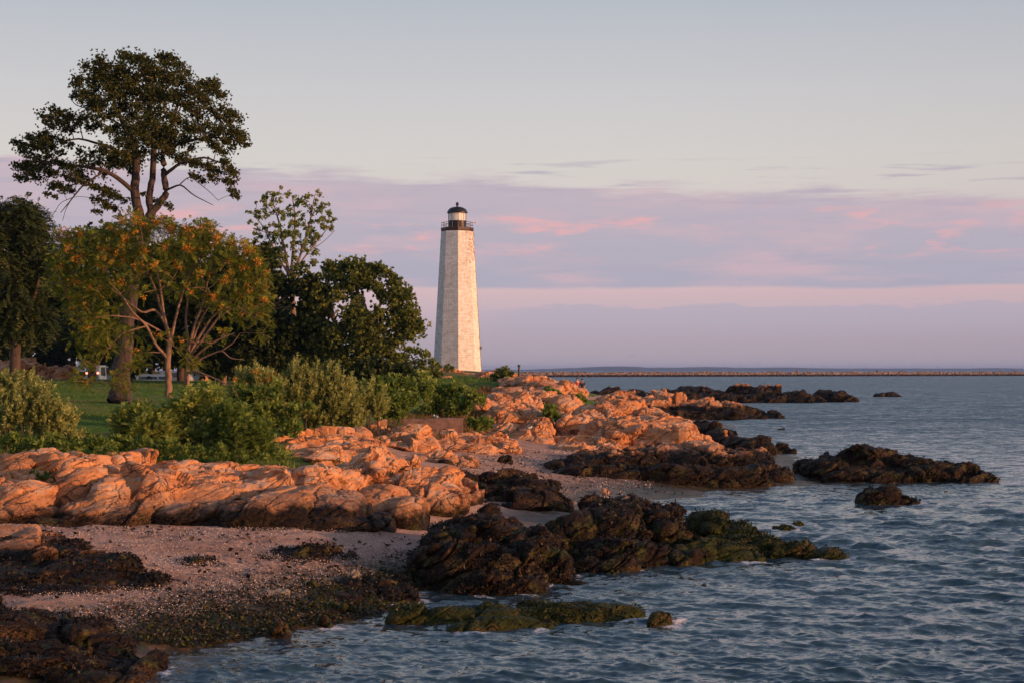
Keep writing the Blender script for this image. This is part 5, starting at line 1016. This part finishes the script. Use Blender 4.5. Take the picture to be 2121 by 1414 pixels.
# ------------------------------------------------------------------ small things
def block():
    p = W(898, 893, 84); g = gz1(p[0], 84); z1 = W(898, 866, 84)[2]; w = 122 * 84 / F; loc = (float(p[0]), 84.0, g)
    mb = MB(); nx = 24; V = []; rg = random.Random(2)
    prof = [(-.5, -.4), (-.5, z1 - g - .06), (-.44, z1 - g), (.44, z1 - g), (.5, z1 - g - .06), (.5, -.4)]
    for i in range(nx + 1):
        x = -w / 2 + w * i / nx
        for (yy, zz) in prof: V.append((p[0] + x + rg.uniform(-.02, .02), 84 + yy * .9 + .03 * math.sin(x * 1.7 + zz), g + zz + rg.uniform(-.006, .006) + .03 * math.sin(x * 2)))
    k = len(prof); Fq = [[i * k + j, (i + 1) * k + j, (i + 1) * k + j + 1, i * k + j + 1] for i in range(nx) for j in range(k - 1)]
    Fq += [[0, 1, 4, 5], [1, 2, 3, 4], [nx * k + 5, nx * k + 4, nx * k + 1, nx * k], [nx * k + 4, nx * k + 3, nx * k + 2, nx * k + 1]]
    o = mb.add(V, Fq).build('concrete_block', simple('weathered_concrete', (.22, .125, .095), .9, 0, .4, 3.5, .6), None, loc)
    tag(o, 'long weathered reddish concrete block lying among the orange rocks', 'concrete block'); return z1
zb_ = block()
FEA = simple('white_feather', (.78, .78, .76), .7, 0, .05); GRY = simple('grey_feather', (.25, .26, .28), .7, 0, .1)
def gull(px, Y, z, s, label, rz, flying=False):
    x = (px - CX) / F * Y; loc = (x, Y, z); e = empty('gull', loc, rz); tag(e, label, 'bird')
    bz = s * .35 if not flying else 0
    V = superell((0, 0, bz), s * .5, s * .19, s * .19, 2, 0, .12); mb = MB(); mb.add(V, _SQ); mb.F3.append(_ST)
    V = superell((s * .42, 0, bz + s * .26), s * .13, s * .11, s * .11, 2, 0); mb.add(V, _SQ); mb.F3.append(_ST + len(_S))
    mb.tube([(s * .28, 0, bz + .06 * s), (s * .4, 0, bz + s * .24)], [s * .13, s * .09], 8)
    mk('body', np.concatenate(mb.V), [np.concatenate(mb.F4), np.concatenate(mb.F3)], FEA, e, (0, 0, 0), True, local=True)
    MB().lathe([(s * .03, 0), (.003, s * .14)], (0, 0, 0), 6)
    mk('beak', [(s * .53, s * .02, bz + s * .27), (s * .53, -s * .02, bz + s * .27), (s * .53, 0, bz + s * .23), (s * .66, 0, bz + s * .245)], [[0, 1, 3], [1, 2, 3], [2, 0, 3], [0, 2, 1]], simple('beak_yellow', (.5, .3, .05)), e, (0, 0, 0), False, local=True)
    for sd in (-1, 1):
        if flying: P = [(.15 * s, sd * .12 * s, 0), (.25 * s, sd * .7 * s, .28 * s), (-.05 * s, sd * 1.4 * s, .1 * s), (-.18 * s, sd * .65 * s, .22 * s), (-.2 * s, sd * .12 * s, 0)]
        else: P = [(.25 * s, sd * .17 * s, bz + .1 * s), (0, sd * .21 * s, bz + .14 * s), (-.62 * s, sd * .07 * s, bz - .02 * s), (-.2 * s, sd * .2 * s, bz - .06 * s), (.15 * s, sd * .19 * s, bz - .06 * s)]
        P = np.array(P); Q = P + np.array([0, sd * .012 * s, .02 * s]); n5 = 5
        F3 = [[0, 1, 2], [0, 2, 3], [0, 3, 4], [5, 7, 6], [5, 8, 7], [5, 9, 8]]; F4 = [[i, (i + 1) % n5, n5 + (i + 1) % n5, n5 + i] for i in range(n5)]
        mk('wing', np.concatenate([P, Q]), [np.array(F3), np.array(F4)], GRY, e, (0, 0, 0), False, local=True)
        if not flying: V_, F_ = tube([(0, sd * .07 * s, bz - .12 * s), (.02 * s, sd * .07 * s, .0)], [.02 * s, .016 * s], 5); mk('leg', V_, F_, simple('leg_pink', (.4, .2, .16)), e, (0, 0, 0), False, local=True)
gull(903, 84, zb_ - .005, .30, 'white gull standing on the concrete block', 2.6)
gull(1305, 330, W(1305, 737, 330)[2], .34, 'left of two tiny gulls flying low over the bay', .5, True)
gull(1312, 332, W(1312, 735, 332)[2], .30, 'right of two tiny gulls flying low over the bay', .8, True)
q = W(1097, 889, 92.3); gull(1097, 91.2, q[2] + .05, .28, 'gull perched low on the orange headland rocks', .3)

def post():
    p = W(1075, 770, 150); g = gz1(p[0], 150); MB().lathe([(.10, -.3), (.10, 1.0), (.08, 1.45), (.13, 1.5), (.13, 1.62), (.02, 1.7)], (p[0], 150, W(1075, 772, 150)[2] - .9), 8).build('marker_post', DKM, None, (p[0], 150, W(1075, 772, 150)[2] - .9))
    tag(bpy.data.objects['marker_post'], 'short dark post on the rocks right of the lighthouse bush', 'post')
post()

def person(px, pytop, Y, h, label, shirt, pants, rz, lean=0.0):
    top = W(px, pytop, Y); z0 = top[2] - h; loc = (float(top[0]), float(Y), float(z0)); e = empty('person', loc, rz); tag(e, label, 'person')
    skin = simple('skin', (.42, .24, .17), .6, 0, .05); s = h / 1.72
    J = {'pel': (0, 0, .92), 'sp': (0, .01, 1.12), 'ch': (0, .01 + lean, 1.34), 'nk': (0, .0 + lean, 1.48), 'hd': (0, -.02 + lean, 1.60), 'tp': (0, -.01 + lean, 1.70)}
    for sd, c in ((-1, 'l'), (1, 'r')):
        J[c + 'h'] = (sd * .10, 0, .88); J[c + 'k'] = (sd * .12, -.03, .48); J[c + 'a'] = (sd * .13, .02, .07); J[c + 't'] = (sd * .15, -.15, .03)
        J[c + 's'] = (sd * .19, .01 + lean, 1.40); J[c + 'e'] = (sd * .26, .03 + lean, 1.12); J[c + 'w'] = (sd * .22, -.12 + lean, .92); J[c + 'f'] = (sd * .21, -.17 + lean, .84)
    E = [('pel', 'sp'), ('sp', 'ch'), ('ch', 'nk'), ('nk', 'hd'), ('hd', 'tp')]
    for c in 'lr': E += [('pel', c + 'h'), (c + 'h', c + 'k'), (c + 'k', c + 'a'), (c + 'a', c + 't'), ('ch', c + 's'), (c + 's', c + 'e'), (c + 'e', c + 'w'), (c + 'w', c + 'f')]
    RAD = dict(pel=.125, sp=.115, ch=.135, nk=.055, hd=.095, tp=.06, h=.09, k=.058, a=.04, t=.035, s=.06, e=.042, w=.03, f=.022)
    def skinned(nm, keys, inf, mat):
        me = bpy.data.meshes.new(nm); ks = list(keys); me.from_pydata([tuple(v * s for v in J[k]) for k in ks], [(ks.index(a), ks.index(b)) for a, b in E if a in ks and b in ks], [])
        o = bpy.data.objects.new(nm, me); C.objects.link(o); md = o.modifiers.new('s', 'SKIN'); md.use_smooth_shade = True; o.modifiers.new('u', 'SUBSURF').levels = 1
        for i, k in enumerate(ks):
            r = RAD[k if k in RAD else k[1:]] * s * inf; me.skin_vertices[0].data[i].radius = (r, r * .85)
        me.skin_vertices[0].data[0].use_root = True; dg = bpy.context.evaluated_depsgraph_get(); m2 = bpy.data.meshes.new_from_object(o.evaluated_get(dg)); bpy.data.objects.remove(o)
        m2.materials.clear(); m2.materials.append(mat); o = bpy.data.objects.new(nm, m2); C.objects.link(o); o.parent = e; return o
    skinned('body', J.keys(), 1.0, skin)
    skinned('shirt', ['sp', 'pel', 'ch', 'ls', 'rs', 'le', 're'], 1.18, shirt)
    skinned('trousers', ['pel', 'lh', 'rh', 'lk', 'rk'], 1.22, pants)
    V = superell((0, .005 + lean, 1.655 * s), .098 * s, .105 * s, .075 * s, 2, 0); mk('hair', V, [_SQ, _ST], simple('dark_hair', (.03, .02, .015), .7), e, (0, 0, 0), True, local=True)
person(1196, 781, 140, 1.6, 'person in a red shirt half hidden behind the headland crest', simple('red_cloth', (.40, .05, .04), .8), simple('navy_cloth', (.03, .03, .05), .8), .6)
person(1206, 783, 138, 1.7, 'person in dark clothes beside the person in red at the headland crest', simple('black_cloth', (.03, .028, .035), .8), simple('tan_cloth', (.30, .17, .12), .8), -.5)

# vehicles parked beyond the trees
TYRE = simple('tyre', (.015, .015, .016), .8); GLA = simple('car_glass', (.03, .04, .05), .08)
def emat(name, col, st):
    m, t, b = newmat(name); b.inputs['Base Color'].default_value = (*col, 1); b.inputs['Emission Color'].default_value = (*col, 1); b.inputs['Emission Strength'].default_value = st; return m
def vehicle(px, pyb, Y, L, Hh, rz, col, label, van=False, lit=False, name='parked_car'):
    x = (px - CX) / F * Y; g = max(gz1(x, Y), 0); g = W(px, pyb, Y)[2]; e = empty(name, (x, Y, g), rz); tag(e, label, 'van' if van else 'car')
    w = 1.8; body = simple('car_paint', col, .3, 0, .05)
    if van: side = [(-L / 2, .35), (L / 2 - .15, .35), (L / 2, .6), (L / 2 - .1, 1.05), (L / 2 - .55, Hh - .15), (L / 2 - .8, Hh), (-L / 2 + .12, Hh), (-L / 2, Hh - .2)]; win = [(-L / 2 + .35, 1.15), (L / 2 - .62, 1.15), (L / 2 - .92, Hh - .2), (-L / 2 + .4, Hh - .2)]
    else: side = [(-L / 2, .32), (L / 2 - .1, .32), (L / 2, .55), (L / 2 - .08, .80), (L * .24, .92), (L * .10, Hh - .04), (-L * .02, Hh), (-L * .30, Hh - .05), (-L * .44, 1.0), (-L / 2, .92)]; win = [(-L * .38, .98), (L * .21, .95), (L * .09, Hh - .12), (-L * .28, Hh - .12)]
    k = len(side); V = [(a, -w / 2 * (.86 if z > 1 else 1), z) for a, z in side] + [(a, w / 2 * (.86 if z > 1 else 1), z) for a, z in side] + [(0, -w / 2, .7), (0, w / 2, .7)]
    Fq = [[i, k + i, k + (i + 1) % k, (i + 1) % k] for i in range(k)]; F3 = [[i, (i + 1) % k, 2 * k] for i in range(k)] + [[k + (i + 1) % k, k + i, 2 * k + 1] for i in range(k)]
    mk('body', V, [np.array(Fq), np.array(F3)], body, e, (0, 0, 0), False, local=True)
    for sd in (-1, 1):
        n_ = 3 if van else 2
        for q_ in range(n_):
            t0, t1 = q_ / n_ + .02, (q_ + 1) / n_ - .02; bl = lambda t: win[0][0] + (win[1][0] - win[0][0]) * t; tl = lambda t: win[3][0] + (win[2][0] - win[3][0]) * t
            yy = sd * (w / 2 * .95 + .012); yt = sd * (w / 2 * .86 + .02)
            P = [(bl(t0), yy, win[0][1]), (bl(t1), yy, win[1][1]), (tl(t1), yt, win[2][1]), (tl(t0), yt, win[3][1])]; P2 = [(a, b_ - sd * .03, c_) for a, b_, c_ in P]
            mk('window', P + P2, np.array([[0, 1, 2, 3], [7, 6, 5, 4], [0, 4, 5, 1], [1, 5, 6, 2], [2, 6, 7, 3], [3, 7, 4, 0]]), GLA, e, (0, 0, 0), False, local=True)
        for xx in (-L * .30, L * .31):
            mb = MB(); mb.lathe([(.33, -.11), (.35, -.05), (.35, .05), (.33, .11)], (0, 0, 0), 20); mb.lathe([(.2, -.115), (.2, .115)], (0, 0, 0), 12)
            Vv = np.concatenate(mb.V); Vv = np.stack([Vv[:, 0], Vv[:, 2], Vv[:, 1]], 1) + np.array([xx, sd * (w / 2 - .06), .34]); mk('wheel', Vv, [np.concatenate(mb.F4), np.concatenate(mb.F3)], TYRE, e, (0, 0, 0), False, local=True)
    z_ = 1.45 if van else .82
    for sd in (-1, 1):
        MB().box((-L / 2 - .01, sd * (w / 2 - .22), z_), (.05, .22, .2)).build('tail_light', emat('tail_light_lit', (1, .16, .1), 7) if lit else RED, e, (0, 0, 0), local=True)
        MB().box((L / 2 - .04, sd * (w / 2 - .3), .66), (.08, .3, .14)).build('headlight', FEA, e, (0, 0, 0), local=True)
vehicle(212, 798, 186, 4.8, 2.3, 1.35, (.16, .24, .33), 'blue grey van with lit tail lights glimpsed left of the oak trunk', True, True, 'parked_van')
vehicle(322, 806, 186, 4.4, 1.75, .12, (.46, .46, .46), 'white van glimpsed between the oak trunk and the slim trunks', True, name='parked_van')
vehicle(366, 801, 190, 3.8, 1.9, .3, (.44, .38, .36), 'white van glimpsed between the two slim trunks', True, name='parked_van')
vehicle(408, 792, 200, 4.3, 1.45, -.1, (.30, .36, .42), 'pale blue car glimpsed right of the slim trunks')

# ------------------------------------------------------------------ air
def haze():
    mb = MB(); mb.box((0, 5400, 14), (34000, 20600, 38)); hm = bpy.data.materials.new('haze'); hm.use_nodes = True; t = NT(hm.node_tree); t.n.clear()
    v = t.new('ShaderNodeVolumePrincipled'); v.inputs['Color'].default_value = (.30, .50, .98, 1); v.inputs['Density'].default_value = 0.00006; v.inputs['Anisotropy'].default_value = 0.1
    t.l.new(v.outputs[0], t.new('ShaderNodeOutputMaterial').inputs['Volume'])
    tag(mb.build('haze', hm, None, (0, 5400, -5)), 'thin blue evening haze over the water', None, None, 'stuff')
haze()
